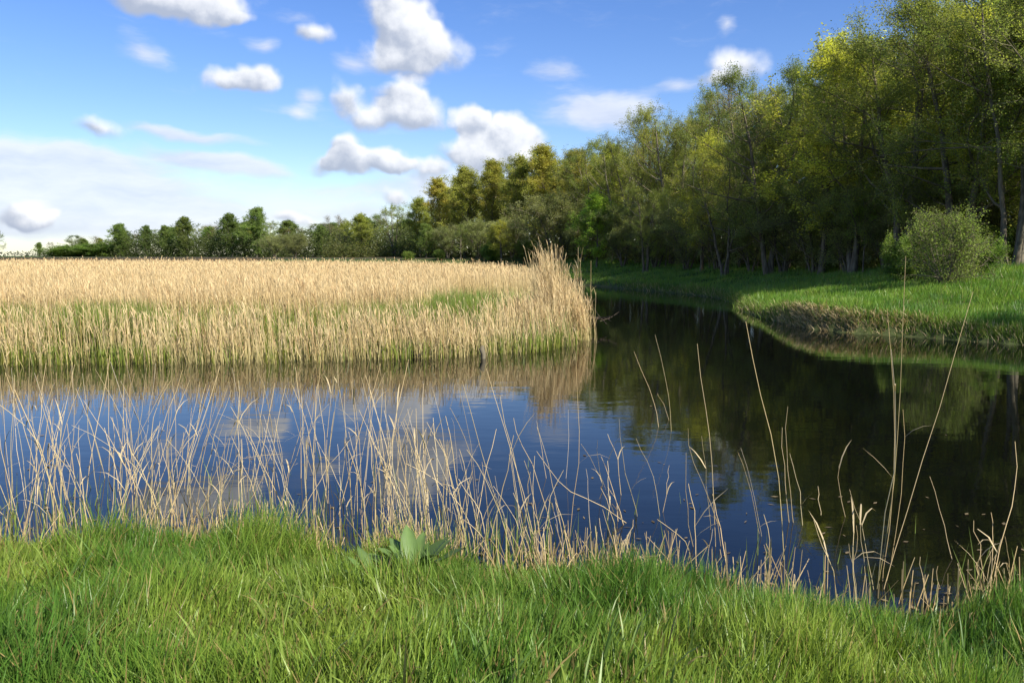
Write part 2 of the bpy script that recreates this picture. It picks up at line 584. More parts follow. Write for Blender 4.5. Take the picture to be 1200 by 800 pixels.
w = obj('water', mesh_np('water', np.array([(-90, -6, 0), (60, -6, 0), (60, 115, 0), (-90, 115, 0)], float), [np.array([[0, 1, 2, 3]])], MAT_WATER))
tag(w, 'calm dark pond water reflecting blue sky and trees', 'water', kind='structure')

# ------------------------------------------------------------------ trees
def tree_proto(name, seed, H, Rc, cb=0.25, stems=1, spread=0.15, limbs=8, branches=5, twigs=5, leaves=14, leaf=0.10,
               col=(0.1, 0.12, 0.03), cvar=0.25, col2=None, up=0.5, r0=0.16, shape=0.6, lift=0.35, twiglen=0.9, droop=0.0, narrow=1.6):
    """branching skeleton inside a crown envelope, leaves spread along the twigs. returns dict of meshes"""
    g = np.random.default_rng(seed)
    A, B, C = Acc(), Acc(), Acc()
    col = np.array(col); col2 = col if col2 is None else np.array(col2)
    def env(z):
        f = np.clip((z / H - cb * 0.7) / (1 - cb * 0.7), 0, 1)
        return Rc * max(0.18, (math.sin(math.pi * f ** shape)) ** 0.75)
    LP, LS, LC = [], [], []
    for s in range(stems):
        a0 = s / stems * 2 * math.pi + g.random() * 1.2
        off = np.array([math.cos(a0), math.sin(a0), 0])
        top = H * (g.uniform(0.82, 0.97) if stems > 1 else 0.97)
        ln = spread * g.uniform(0.6, 1.3)
        n = 12
        tt = np.linspace(0, 1, n)
        wig = np.cumsum(g.normal(0, 0.022 * H / 3, (n, 2)), 0); wig[0] = 0
        P = np.zeros((n, 3))
        P[:, 2] = tt * top - 0.15
        P[:, :2] = off[None, :2] * ((0.1 + 0.25 * g.random()) * (stems > 1) + ln * H * tt[:, None] ** 1.15) + wig * 0.6
        rr = r0 * (1 - tt) ** 0.8 * g.uniform(0.8, 1.1) + 0.02
        rr[0] *= 1.35
        A.tube(P, rr, 7)
        for i in range(limbs):
            t = cb + (1 - cb) * ((i + g.random()) / limbs) ** (0.9 if stems > 1 else 0.8)
            t = min(t, 0.97)
            p0 = np.array([np.interp(t, tt, P[:, k]) for k in range(3)])
            pr = np.interp(t, tt, rr)
            a = i * 2.4 + g.random() * 1.0 + a0
            if stems > 1:
                a = a0 + g.normal(0, 1.1)
            e = env(p0[2])
            ll = max(0.8, e * g.uniform(0.75, 1.15) - 0.3 * np.linalg.norm(p0[:2]))
            elv = up * g.uniform(0.6, 1.3) + 0.35 * (t > 0.8)
            d = np.array([math.cos(a) * math.cos(elv), math.sin(a) * math.cos(elv), math.sin(elv)])
            m = 6
            LPth = [p0]
            dd = d.copy()
            for k in range(m - 1):
                dd = dd + g.normal(0, 0.16, 3) + np.array([0, 0, 0.05 - droop * 0.1 * k])
                dd /= np.linalg.norm(dd)
                LPth.append(LPth[-1] + dd * ll / (m - 1))
            LPth = np.array(LPth)
            lr = np.linspace(min(pr * 0.6, 0.02 + ll * 0.016), 0.014, m)
            B.tube(LPth, lr, 5)
            for j in range(branches):
                u = 0.3 + 0.7 * (j + g.random()) / branches
                q0 = np.array([np.interp(u, np.linspace(0, 1, m), LPth[:, k]) for k in range(3)])
                bd = dd * 0.5 + g.normal(0, 0.65, 3) + np.array([0, 0, lift - droop])
                bd /= np.linalg.norm(bd)
                bl = ll * g.uniform(0.28, 0.5) + 0.35
                q1 = q0 + bd * bl * 0.5 + g.normal(0, 0.06, 3)
                q2 = q0 + bd * bl + g.normal(0, 0.1, 3) - np.array([0, 0, droop * 0.4])
                B.tube([q0, q1, q2], [0.014, 0.011, 0.007], 3)
                bc = col + (col2 - col) * g.random()
                bc = bc * (1 + cvar * g.normal(0, 0.7))
                for k in range(twigs):
                    v = 0.25 + 0.75 * (k + g.random()) / twigs
                    r0_ = q0 + (q2 - q0) * v
                    td = bd * 0.4 + g.normal(0, 0.7, 3) + np.array([0, 0, 0.25 - droop * 1.3])
                    td /= np.linalg.norm(td)
                    tl = twiglen * g.uniform(0.5, 1.2)
                    r1_ = r0_ + td * tl
                    B.tube([r0_, r1_], [0.006, 0.003], 3)
                    nl = max(0, int(1.45 * g.normal(leaves, leaves * 0.35)))
                    w_ = g.random(nl)
                    LP.append(r0_ + (r1_ - r0_) * w_[:, None] + g.normal(0, 0.14 * narrow * 0.6, (nl, 3)))
                    LS.append(leaf * 0.74 * g.uniform(0.6, 1.35, nl))
                    LC.append(np.clip(bc * np.array([1.85, 1.95, 1.85]), 0.01, 1)[None] * g.uniform(0.75, 1.25, (nl, 1)))
    LP = np.concatenate(LP); LS = np.concatenate(LS); LC = np.concatenate(LC)
    keep = LP[:, 2] > 0.15
    LP, LS, LC = LP[keep], LS[keep], LC[keep]
    n = len(LP)
    a = g.normal(0, 1, (n, 3)); a[:, 2] *= 0.6; a /= np.linalg.norm(a, axis=1)[:, None]
    b = np.cross(a, g.normal(0, 1, (n, 3))); b /= np.linalg.norm(b, axis=1)[:, None]
    a *= LS[:, None]; b *= (LS * 0.55)[:, None]
    V = np.stack([LP - a * .5, LP + b * .5 - a * .08, LP + a * .5, LP - b * .5 - a * .08], 1).reshape(-1, 3)
    q = (np.arange(n)[:, None] * 4 + np.arange(4))
    C.add(V, q, None, np.repeat(LC, 4, 0))
    zmax = float(np.quantile(LP[:, 2], 0.998))
    return dict(name=name, H=zmax, trunk=A.mesh(name + '_trunk', MAT_BARK, True), limbs=B.mesh(name + '_limbs', MAT_TWIG), crown=C.mesh(name + '_crown', MAT_LEAF))


OLIVE = (0.130, 0.150, 0.036); OLIVE2 = (0.185, 0.185, 0.046)
BRONZE = (0.255, 0.205, 0.048); BRONZE2 = (0.215, 0.21, 0.045)
YEL = (0.25, 0.235, 0.036); FRESH = (0.14, 0.20, 0.032); DARK = (0.095, 0.13, 0.038); GREY = (0.165, 0.17, 0.08)
PR = {
    'willow_a': tree_proto('willow_tree', 11, 15, 5.0, .16, 3, .13, 10, 6, 5, 36, .12, OLIVE, .3, OLIVE2, up=.45, r0=.19),
    'willow_b': tree_proto('willow_tree', 12, 15, 5.2, .18, 4, .15, 8, 6, 5, 31, .12, (0.125, .145, .036), .3, OLIVE2, up=.5, r0=.12),
    'willow_c': tree_proto('willow_tree', 13, 14, 5.0, .14, 2, .13, 15, 6, 5, 32, .12, (0.10, .13, .034), .3, OLIVE, up=.4, r0=.2),
    'poplar_a': tree_proto('poplar_tree', 21, 15, 3.2, .06, 1, .03, 52, 4, 5, 25, .20, BRONZE, .3, BRONZE2, up=.95, r0=.17, shape=.72, lift=.75),
    'poplar_b': tree_proto('poplar_tree', 22, 14, 3.5, .06, 1, .03, 52, 4, 5, 24, .20, BRONZE2, .3, OLIVE2, up=.85, r0=.16, shape=.66, lift=.7),
    'yellow': tree_proto('birch_tree', 31, 14, 3.6, .18, 2, .07, 17, 5, 5, 24, .19, YEL, .3, BRONZE2, up=.6, r0=.13),
    'dark': tree_proto('alder_tree', 41, 12, 3.5, .04, 1, .03, 50, 4, 5, 24, .25, DARK, .25, (0.13, .16, .045), up=.85, r0=.16, shape=.6, lift=.7),
    'shrub': tree_proto('shrub_willow', 51, 7, 3.8, .06, 6, .26, 8, 5, 6, 16, .16, GREY, .25, (0.17, .18, .06), up=.8, r0=.08, twiglen=.8),
    'fresh': tree_proto('young_maple', 61, 8, 2.6, .14, 1, .04, 24, 5, 5, 20, .22, FRESH, .25, (0.18, .235, .034), up=.55, r0=.09),
    'bare': tree_proto('bare_tree', 71, 13, 3.4, .22, 2, .09, 14, 6, 8, 3, .13, (0.20, .16, .08), .25, up=.8, r0=.12, twiglen=1.1),
    'sapling': tree_proto('sapling', 81, 9, 1.9, .2, 1, .05, 18, 4, 4, 16, .16, OLIVE2, .3, FRESH, up=.7, r0=.07),
    'bush': tree_proto('hawthorn_bush', 91, 3.2, 2.5, .0, 10, .34, 8, 5, 4, 9, .125, (0.075, .098, .022), .5, (0.15, .165, .042), up=.25, r0=.035, shape=.42, twiglen=.6),
    'lowbush': tree_proto('low_bush', 92, 2.6, 1.8, .03, 5, .3, 7, 5, 5, 20, .17, (0.075, .115, .024), .3, (0.12, .155, .032), up=.5, r0=.04, twiglen=.5),
}
SHORT = {'willow_a': 'olive willow', 'willow_b': 'many-stemmed willow', 'willow_c': 'dark willow', 'poplar_b': 'poplar', 'bare': 'bare tree', 'sapling': 'thin tree'}


def place_tree(kind, px, top_py, depth, label, cat='tree', group=None, widen=1.0, X=None, Hm=None):
    p = PR[kind]
    x = pix_at_depth(px, 300, depth)[0] if X is None else X
    z = h1(x, depth)
    Hh = (pix_at_depth(px, top_py, depth)[2] - z) if Hm is None else Hm
    s = max(Hh, 1.0) / p['H']
    root = obj(p['name'], None, loc=(x, depth, z - 0.05 * s), rz=random.random() * 6.28, sc=(s * widen, s * widen, s))
    root.empty_display_size = 0.5
    tag(root, label, cat, group)
    for part in ('trunk', 'limbs', 'crown'):
        obj(part, p[part], root)
    return root


FW = 'trees at the front edge of the right-hand wood'
T = [
    # kind, px, top, depth, label, group, widen
    ('willow_b', 1188, -70, 35, 'tall many-stemmed willow at the right edge with pale sunlit trunks', FW, 1.10),
    ('willow_c', 1128, -40, 39, 'tall willow rising out of frame behind the bright green bush', FW, 1.10),
    ('willow_a', 1062, -12, 43, 'broad olive willow whose crown fills the top right corner left side', FW, 1.10),
    ('willow_c', 1000, 50, 47, 'dark leaning willow below the yellow crown, left of the broad olive willow', FW, 1.10),
    ('yellow', 962, 34, 50, 'birch with a bright yellow crown against the blue sky', FW, 1.26),
    ('willow_c', 902, 78, 54, 'dark green willow standing just left of the yellow birch', FW, 1.04),
    ('bare', 868, 92, 64, 'half bare pale twigged tree letting white cloud through', FW, 1.10),
    ('yellow', 822, 150, 62, 'small yellow leaved birch in front of the half bare tree', FW, 0.88),
    ('willow_b', 850, 165, 57, 'low willow with long dark trunks leaning left over the grass', FW, 1.21),
    ('willow_a', 792, 112, 74, 'rounded olive willow with the smooth dome between yellow birch and bronze poplars', FW, 1.10),
    ('willow_b', 748, 148, 80, 'yellowish willow one step lower, left of the smooth olive dome', FW, 0.99),
    ('willow_a', 757, 215, 70, 'short olive willow with bare lower trunks on the bank top', FW, 1.10),
    ('willow_a', 728, 152, 86, 'soft olive willow filling the slope between bronze poplars and yellowish willow', FW, 1.2),
    ('willow_b', 700, 168, 93, 'soft olive willow rising behind the fresh green maple', FW, 1.2),
    ('willow_a', 770, 128, 79, 'olive willow on the skyline left of the smooth dome', FW, 1.1),
    ('willow_a', 835, 100, 69, 'olive willow on the skyline left of the half bare tree', FW, 1.05),
    ('fresh', 700, 224, 80, 'young maple with fresh bright green leaves at the wood edge', FW, 1.10),
    ('poplar_b', 712, 168, 92, 'bronze poplar right behind the fresh green young maple', FW, 1.43),
    ('poplar_a', 672, 176, 98, 'green and bronze poplar right of the highest bronze poplar top', FW, 1.49),
    ('poplar_a', 640, 170, 103, 'highest bronze poplar near the middle, above the tall reed tuft', FW, 1.35),
    ('poplar_b', 608, 182, 106, 'bronze poplar second from the left of the tall poplar row', FW, 1.30),
    ('poplar_a', 578, 186, 110, 'slim pointed bronze poplar in the tall row', FW, 1.22),
    ('poplar_b', 545, 195, 114, 'broad bronze poplar at the left shoulder of the tall row', FW, 1.49),
    ('poplar_a', 518, 208, 119, 'leftmost bronze poplar of the tall row beside open sky', FW, 1.35),
    ('shrub', 655, 222, 92, 'large round grey-green shrub willow behind the tall reed tuft', FW, 1.38),
    ('yellow', 588, 258, 98, 'low yellow-green birch under the bronze poplars', FW, 1.43),
    ('poplar_b', 492, 232, 124, 'lower olive poplar stepping down left of the tall row', FW, 1.43),
    ('willow_a', 462, 238, 130, 'olive willow at the left foot of the tall row', FW, 1.10),
    ('dark', 500, 262, 112, 'dark green alder in front of the lower olive poplar', FW, 1.30),
    ('willow_c', 540, 262, 104, 'dark green willow in front of the broad bronze poplar', FW, 0.99),
    ('poplar_b', 425, 250, 140, 'golden olive round tree in the middle of the left tree line', None, 1.76),
    ('willow_a', 402, 262, 142, 'golden green willow left of the golden olive round tree', None, 1.10),
    ('bare', 392, 250, 165, 'grey thin tree top showing above the golden green willow', None, 1.10),
    ('dark', 376, 264, 160, 'dark green alder beside the grey shrubs of the left tree line', None, 1.43),
    ('shrub', 345, 272, 150, 'pale grey shrub willow right of the tallest dark alder', None, 1.54),
    ('shrub', 322, 274, 155, 'second pale grey shrub willow at the foot of the tallest dark alder', None, 1.32),
    ('dark', 301, 243, 172, 'tallest dark alder of the left tree line', None, 1.30),
    ('dark', 272, 250, 176, 'slim dark alder touching the tallest one on its left', None, 1.30),
    ('bare', 245, 262, 215, 'brown bare tree in the gap of the dark alders', None, 1.43),
    ('willow_c', 258, 270, 180, 'low olive willow between the dark alders', None, 1.10),
    ('dark', 219, 254, 182, 'round topped dark alder in the middle of the alder row', None, 1.30),
    ('dark', 196, 264, 184, 'pointed dark alder left of the round topped one', None, 1.17),
    ('dark', 171, 264, 186, 'narrow dark alder standing alone between two gaps', None, 1.10),
    ('dark', 140, 262, 188, 'leftmost broad dark alder of the alder row', None, 1.56),
    ('lowbush', 113, 285, 190, 'light green low thicket left of the alder row', None, 2.86),
    ('lowbush', 84, 287, 192, 'farthest left light green low thicket before the gap', None, 3.08),
    ('bare', 105, 276, 240, 'bare brown tree line showing above the light green thickets', None, 2.64),
    ('bare', 60, 283, 300, 'lone bare grey tree by the gap at far left', None, 1.54),
    ('dark', 46, 284, 290, 'small dark tree standing alone at far left', None, 1.43),
    ('willow_c', -4, 268, 200, 'dark tree cut by the left edge of the picture', None, 0.99),
]
for k, px, top, dep, lab, grp, wd in T:
    place_tree(k, px, top, dep, lab, 'tree' if k not in ('lowbush', 'shrub') else 'bush', grp, wd)

# trees deeper in the wood, only pieces of trunk and crown showing
MARKS = [(1188, 'the pale trunks at the right edge'), (1112, 'the bright green bush'), (1062, 'the broad olive willow at top right'), (1000, 'the dark leaning willow'),
         (962, 'the yellow birch'), (902, 'the dark green willow'), (868, 'the half bare tree'), (822, 'the small yellow birch'), (790, 'the smooth olive dome'),
         (750, 'the short olive willow'), (702, 'the fresh green maple'), (655, 'the round shrub willow'), (610, 'the tall bronze poplars'), (545, 'the left poplar shoulder'), (490, 'the lower olive poplar')]


def mark(px):
    return min(MARKS, key=lambda m: abs(m[0] - px))[1]


LMARKS = [(84, 'the far left thicket'), (113, 'the right low thicket'), (140, 'the leftmost broad alder'), (171, 'the narrow alder'), (196, 'the pointed alder'), (219, 'the round topped alder'), (245, 'the brown bare tree'),
          (272, 'the slim alder'), (301, 'the tallest alder'), (335, 'the pale grey shrubs'), (376, 'the dark alder beside the shrubs'), (402, 'the golden green willow'), (425, 'the golden olive tree'), (462, 'the olive willow of the tall row')]


def lmark(px):
    return min(LMARKS, key=lambda m: abs(m[0] - px))[1]


BACK = 'trees deep in the wood behind the front row'
kinds = ['willow_a', 'willow_c', 'poplar_b', 'willow_a', 'willow_b', 'bare']
for i in range(58):
    t = i / 57.0
    px = 1250 - t * 780 + random.uniform(-8, 8)
    dep = np.interp(px, [470, 560, 640, 760, 900, 1050, 1250], [140, 124, 114, 88, 66, 53, 43]) * random.uniform(1.0, 1.25)
    tp = np.interp(px, [470, 560, 640, 760, 900, 960, 1050, 1250], [248, 214, 196, 160, 100, 75, 25, -50])
    k = kinds[(i * 5 + i // 6) % 6]
    place_tree(k, px, tp + random.uniform(-4, 30), dep, SHORT[k] + ' deep in the wood behind ' + mark(px), 'tree', BACK)
# poplars standing close behind the tall bronze row
for i in range(11):
    px = 700 - i * 19.5
    tp = np.interp(px, [500, 520, 560, 640, 700], [226, 212, 196, 178, 176]) + random.uniform(2, 16)
    place_tree(['poplar_b', 'willow_a', 'poplar_a'][i % 3], px, tp, np.interp(px, [500, 700], [126, 104]) + random.uniform(0, 4), ['poplar', 'olive willow', 'bronze poplar'][i % 3] + ' closing the tall row behind ' + mark(px), 'tree', BACK, 1.35)
# second row behind the left tree line
for i in range(26):
    px = 88 + i * 15.5 + random.uniform(-6, 6)
    tp = np.interp(px, [95, 200, 300, 400, 480], [276, 268, 258, 260, 248]) + random.uniform(-3, 9)
    k = ['willow_c', 'dark', 'poplar_b', 'willow_a', 'dark', 'bare'][i % 6]
    place_tree(k, px, tp, 205 - i * 1.5 + random.uniform(0, 10), SHORT.get(k, 'dark alder') + ' in the second row behind ' + lmark(px), 'tree', 'second row of the left tree line', 1.8)
# the wood goes on to the right of the picture and shades the bank
for i, (x, y, hh, k) in enumerate([(26, 34, 14, 'willow_a'), (31, 33, 15, 'willow_b'), (36, 31.5, 15, 'willow_c'), (29, 38, 15, 'willow_c'), (24, 38, 14, 'poplar_b'),
                                   (33, 38, 15, 'willow_a'), (38, 36, 15, 'willow_b'), (42, 33, 15, 'willow_c'), (22.5, 42, 13, 'yellow'), (23.2, 34.2, 14, 'willow_a'),
                                   (27.5, 12.2, 13, 'willow_c'), (37, 10.5, 16, 'willow_b'), (42, 14, 15, 'willow_c')]):
    place_tree(k, 0, 0, y, 'tree of the wood beyond the right edge of the picture', 'tree', 'wood beyond the right edge', X=x, Hm=hh)
# slim stems along the wood edge
SAP = [(1150, 42, 60), (1090, 45, 150), (1035, 47, 120), (985, 50, 170), (945, 53, 190), (925, 56, 160), (888, 58, 205), (866, 61, 215),
                                    (832, 64, 210), (806, 68, 225), (780, 72, 215), (735, 80, 235), (717, 84, 240), (690, 90, 245), (1172, 37, 40), (1012, 46, 200)]
SAP.sort(key=lambda q: -q[0])
for i, (px, dep, top) in enumerate(SAP):
    place_tree('sapling', px, top, dep, 'slim young tree with thin trunk near ' + mark(px) + [', right one', ', left one'][sum(mark(q[0]) == mark(px) for q in SAP[:i])], 'tree', 'slim saplings along the wood edge')
# twiggy shrub willows under the crowns
SHR = [(1140, 41, 190), (1040, 46, 200), (995, 48, 215), (955, 51, 205), (918, 54, 215), (880, 57, 225), (842, 62, 222), (805, 67, 232), (768, 73, 238), (730, 79, 236), (683, 89, 238),
                                    (600, 101, 252), (560, 105, 255), (525, 111, 262)]
for i, (px, dep, top) in enumerate(SHR):
    place_tree('shrub', px, top, dep, 'twiggy grey-olive shrub under the crowns beside ' + mark(px) + ['', ', left one'][sum(mark(q[0]) == mark(px) for q in SHR[:i])], 'bush', 'shrubs under the wood edge', 1.1)
# bushes
place_tree('bush', 1110, 240, 31, 'bright green leafy bush standing alone on the right bank', 'bush', None, .74)
for px, top, dep, lab in [(1066, 272, 35, 'low dull bush just left of the bright green bush'), (1148, 278, 33, 'low green bush just right of the bright green bush'), (478, 294, 108, 'small green bush at the far edge of the reeds, left one'),
                          (515, 292, 106, 'small green bush at the far edge of the reeds, right one'), (1165, 262, 39, 'low bush under the pale trunks at the right edge'),
                          (575, 285, 100, 'low bush in the dark hollow at the end of the reed bed'), (620, 280, 96, 'dark low bush beneath the round shrub willow'),
                          (770, 283, 78, 'low bush among trunks above the far bend of the channel'), (905, 280, 60, 'low bush in the shade under the dark green willow'),
                          (975, 280, 52, 'low bush in the shade under the yellow birch')]:
    place_tree('lowbush', px, top, dep, lab, 'bush')

# undergrowth and leaf litter thicket in the wood
def leaf_quads(P, S, C, flat=0.5):
    n = len(P)
    a = rng.normal(0, 1, (n, 3)); a[:, 2] *= flat; a /= np.linalg.norm(a, axis=1)[:, None]
    b = np.cross(a, rng.normal(0, 1, (n, 3))); b /= np.linalg.norm(b, axis=1)[:, None]
    a *= S[:, None]; b *= (S * 0.55)[:, None]
    V = np.stack([P - a * .5, P + b * .5, P + a * .5, P - b * .5], 1).reshape(-1, 3)
    return V, np.arange(n)[:, None] * 4 + np.arange(4), np.repeat(C, 4, 0)


acc = Acc()
n = 62000
px = rng.uniform(380, 1300, n)
dep = np.interp(px, [470, 560, 640, 760, 900, 1050, 1260], [126, 110, 98, 78, 58, 45, 36]) + rng.exponential(12, n)
X = (px - 600) / F_PX * dep * 1.005
z = height(X, dep)
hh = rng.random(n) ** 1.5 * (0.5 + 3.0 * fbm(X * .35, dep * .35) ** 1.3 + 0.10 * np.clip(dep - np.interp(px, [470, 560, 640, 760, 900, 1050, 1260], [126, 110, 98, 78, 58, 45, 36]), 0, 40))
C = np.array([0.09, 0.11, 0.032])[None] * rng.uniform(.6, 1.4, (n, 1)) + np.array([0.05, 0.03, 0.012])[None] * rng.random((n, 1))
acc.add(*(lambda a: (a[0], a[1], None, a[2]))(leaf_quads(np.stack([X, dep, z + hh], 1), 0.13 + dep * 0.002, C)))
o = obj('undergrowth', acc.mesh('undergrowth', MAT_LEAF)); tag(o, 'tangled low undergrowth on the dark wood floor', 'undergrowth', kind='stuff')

# far wood on the horizon
acc = Acc()
n = 12000
X = rng.uniform(-900, 250, n); Y = rng.uniform(620, 680, n)
zz = rng.random(n) ** 0.9 * (1.5 + 6 * fbm(X * .03, Y * .0 + 3))
acc.add(*(lambda a: (a[0], a[1], None, a[2]))(leaf_quads(np.stack([X, Y, zz + 0.4], 1), np.full(n, 1.6), np.array([0.06, 0.075, 0.05])[None] * rng.uniform(.7, 1.3, (n, 1)))))
o = obj('far_wood', acc.mesh('far_wood', MAT_LEAF)); tag(o, 'thin dark line of woodland on the far horizon', 'wood', kind='stuff')
# thicket along the foot of the left tree line
acc = Acc()
n = 48000
X = rng.uniform(-108, -12, n)
Y = np.interp(X, [-130, -95, -50, -12], [200, 196, 178, 134]) + rng.normal(0, 4, n)
zz = rng.random(n) ** 1.2 * (2.6 + 4.6 * fbm(X * .12, Y * .12) ** 1.2) * np.interp(X, [-108, -96, -85], [.35, .6, 1])
acc.add(*(lambda a: (a[0], a[1], None, a[2]))(leaf_quads(np.stack([X, Y, zz + height(X, Y)], 1), np.full(n, .38), np.array([0.12, 0.145, 0.045])[None] * rng.uniform(.6, 1.4, (n, 1)))))
o = obj('far_thicket', acc.mesh('far_thicket', MAT_LEAF)); tag(o, 'low green thicket along the foot of the left tree line', 'thicket', kind='stuff')

# ------------------------------------------------------------------ reed bed
STRAW = np.array([0.57, 0.42, 0.20]); STRAW2 = np.array([0.62, 0.50, 0.28]); OLV = np.array([0.32, 0.30, 0.10]); RED = np.array([0.40, 0.24, 0.11])
SHOOT = np.array([0.16, 0.24, 0.045])


def reed_bed(acc, X, Y, H, w, leaves=2, plume=1.0, jit=0.12):
    n = len(X)
    Z = np.maximum(height(X, Y), -0.25)
    base = np.stack([X, Y, Z], 1)
    azi = rng.normal(2.6, 0.9, n)
    k = rng.random((n, 1))
    c = STRAW * (1 - k) + STRAW2 * k
    c = c * rng.uniform(0.75, 1.15, (n, 1))
    rd = rng.random((n, 1)) < 0.06
    c = np.where(rd, RED * rng.uniform(.8, 1.2, (n, 1)), c)
    cb = c * 0.40 + OLV * 0.75 * rng.uniform(.6, 1.2, (n, 1))
    lean = np.abs(rng.normal(0, jit, n)); curl = np.abs(rng.normal(0.05, 0.12, n))
    V, q, t, cc = ribbons(base, azi, H, lean, curl, w, rng.uniform(-0.9, 0.9, n), [1, .9, .6], cb, c)
    acc.add(V, q, t, cc)
    top = V.reshape(n, -1, 3)[:, -2:].mean(1)
    # feathery heads
    m = rng.random(n) < plume
    if m.any():
        kk = m.sum()
        V, q, t, cc = ribbons(top[m] - [0, 0, .02], azi[m], rng.uniform(.12, .24, kk), lean[m] + .15, rng.uniform(.1, .7, kk), w[m] * 1.5, rng.uniform(-1, 1, kk), [.4, 1, 0],
                              c[m], c[m] * [1.0, .97, .95])
        acc.add(V, q, t, cc)
    for l in range(leaves):
        f = rng.uniform(.3, .95, n)
        st = base + (top - base) * f[:, None]
        V, q, t, cc = ribbons(st, rng.uniform(0, 6.28, n), rng.uniform(.2, .42, n), rng.uniform(.15, .5, n), rng.uniform(.1, .9, n), w * 1.3, rng.uniform(-1.2, 1.2, n), [1, .8, 0], c * 0.95, c)
        acc.add(V, q, t, cc)


def sample_bed(n, y0, y1, pw=1.0):
    """points of the left reed land inside the view (with a margin)"""
    Y = y0 + (y1 - y0) * rng.random(n) ** pw
    X = rng.uniform(-0.70 * Y - 2, 0.14 * Y + 1.0)
    s, c = water_sd(X, Y)
    m = (s > -0.25) & (c == 2)
    return X[m], Y[m], s[m]


acc = Acc()
# thin uneven front row, then a canopy that slowly rises toward the trees
X, Y, s = sample_bed(26000, 17.5, 25.5)
cl_ = fbm(X * .9, Y * .9)
keep = rng.random(len(X)) < np.clip(0.26 + 1.5 * (cl_ - .35), .10, 1) * np.where(s < 0.1, .4, 1) * np.where((s > 1.9) & (s < 5.0), .12, 1)
X, Y, s = X[keep], Y[keep], s[keep]
tip = sstep(-6, 0, X)
H = 0.92 + 0.36 * rng.random(len(X)) + 0.45 * (fbm(X * .6 + 4, Y * .6) - .5) - 0.05 * tip
H = np.where(s < 0.8, H * rng.uniform(.45, 1.05, len(X)), H)
reed_bed(acc, X, Y, H, np.full(len(X), .011), 1, .3)
X, Y, s = sample_bed(48000, 22.5, 42, 1.2)
keep = (s > 5.0 + 2.2 * (fbm(X * .5, Y * .5) - .5)) & (Y > 23)
X, Y, s = X[keep], Y[keep], s[keep]
H = 1.38 - 0.34 * sstep(-4, 0.5, X) * (1 - sstep(30, 42, Y)) + 0.20 * sstep(4, 14, s) + rng.normal(0, .10, len(X)) + 0.30 * (fbm(X * .4, Y * .4) - .5)
reed_bed(acc, X, Y, H, np.full(len(X), .010), 1, .3)
X, Y, s = sample_bed(66000, 38, 112, 1.15)
keep = s > 1.0
X, Y, s = X[keep], Y[keep], s[keep]
H = 1.50 + 0.20 * sstep(40, 100, Y) + rng.normal(0, .10, len(X)) + 0.30 * (fbm(X * .2, Y * .2) - .5) + np.where(rng.random(len(X)) < .03, .35, 0)
reed_bed(acc, X, Y, H, 0.010 + 0.0006 * (Y - 38), 0, .4)
o = obj('reed_bed', acc.mesh('reed_bed', MAT_REED)); tag(o, 'wide bed of dry golden reeds across the water', 'reeds', kind='stuff')

# fresh shoots between the dry stems
acc = Acc()
X, Y, s = sample_bed(85000, 17.6, 28)
pat = fbm(X * .7 + 30, Y * .7)
keep = rng.random(len(X)) < np.clip((pat - .36) * 3, 0.08, 1) * (1.6 * np.exp(-((s - 3.9) / 1.5) ** 2) + .22 * (s < 2.0))
X, Y, s = X[keep], Y[keep], s[keep]; n = len(X)
c = SHOOT * rng.uniform(.6, 1.3, (n, 1)) + np.array([.08, .05, 0]) * rng.random((n, 1))
V, q, t, cc = ribbons(np.stack([X, Y, np.maximum(height(X, Y), -.2)], 1), rng.uniform(0, 6.28, n), rng.uniform(.85, 1.3, n) * np.where(s < 2.0, .5, 1), rng.uniform(0, .15, n), rng.uniform(0, .4, n),
                      np.full(n, .02), rng.uniform(-1, 1, n), [1, .9, 0], c * [.9, .8, .7], c)
acc.add(V, q, t, cc)
X = rng.uniform(-4, 3.2, 9000); Y = rng.uniform(22, 36, 9000); ss_, c_ = water_sd(X, Y); m = (c_ == 2) & (ss_ > .1) & (rng.random(9000) < .75 * fbm(X * 1.6, Y * .9)); X, Y = X[m], Y[m]; n = len(X)
c = np.array([.20, .29, .06]) * rng.uniform(.7, 1.2, (n, 1))
acc.add(*ribbons(np.stack([X, Y, height(X, Y)], 1), rng.uniform(0, 6.28, n), rng.uniform(.7, 1.3, n), rng.uniform(0, .2, n), rng.uniform(0, .5, n), np.full(n, .02), rng.uniform(-1, 1, n), [1, .9, 0], c * .8, c))
o = obj('green_shoots', acc.mesh('green_shoots', MAT_GRASS)); tag(o, 'fresh green reed shoots at the foot of the dry reeds', 'reed shoots', kind='stuff')

# tall tuft on the tip of the reed bed
acc = Acc()
for (cx, cy, rr, n, hm, hs_) in [(1.2, 24.6, .5, 420, 1.75, .3), (1.6, 24.2, .5, 320, 1.4, .25), (0.5, 23.2, .8, 240, 1.2, .2), (1.2, 25.0, .22, 150, 2.45, .22), (1.7, 25.2, .45, 90, 1.8, .4), (2.0, 23.9, .3, 160, 1.0, .22)]:
    X = rng.normal(cx, rr * .55, n); Y = rng.normal(cy, rr * .7, n)
    reed_bed(acc, X, Y, rng.normal(hm, hs_, n), np.full(n, .010), 2, .4, .10)
o = obj('reed_tuft', acc.mesh('reed_tuft', MAT_REED)); tag(o, 'tall straw reed tuft on the tip of the reed bed, standing above the rest', 'reeds')

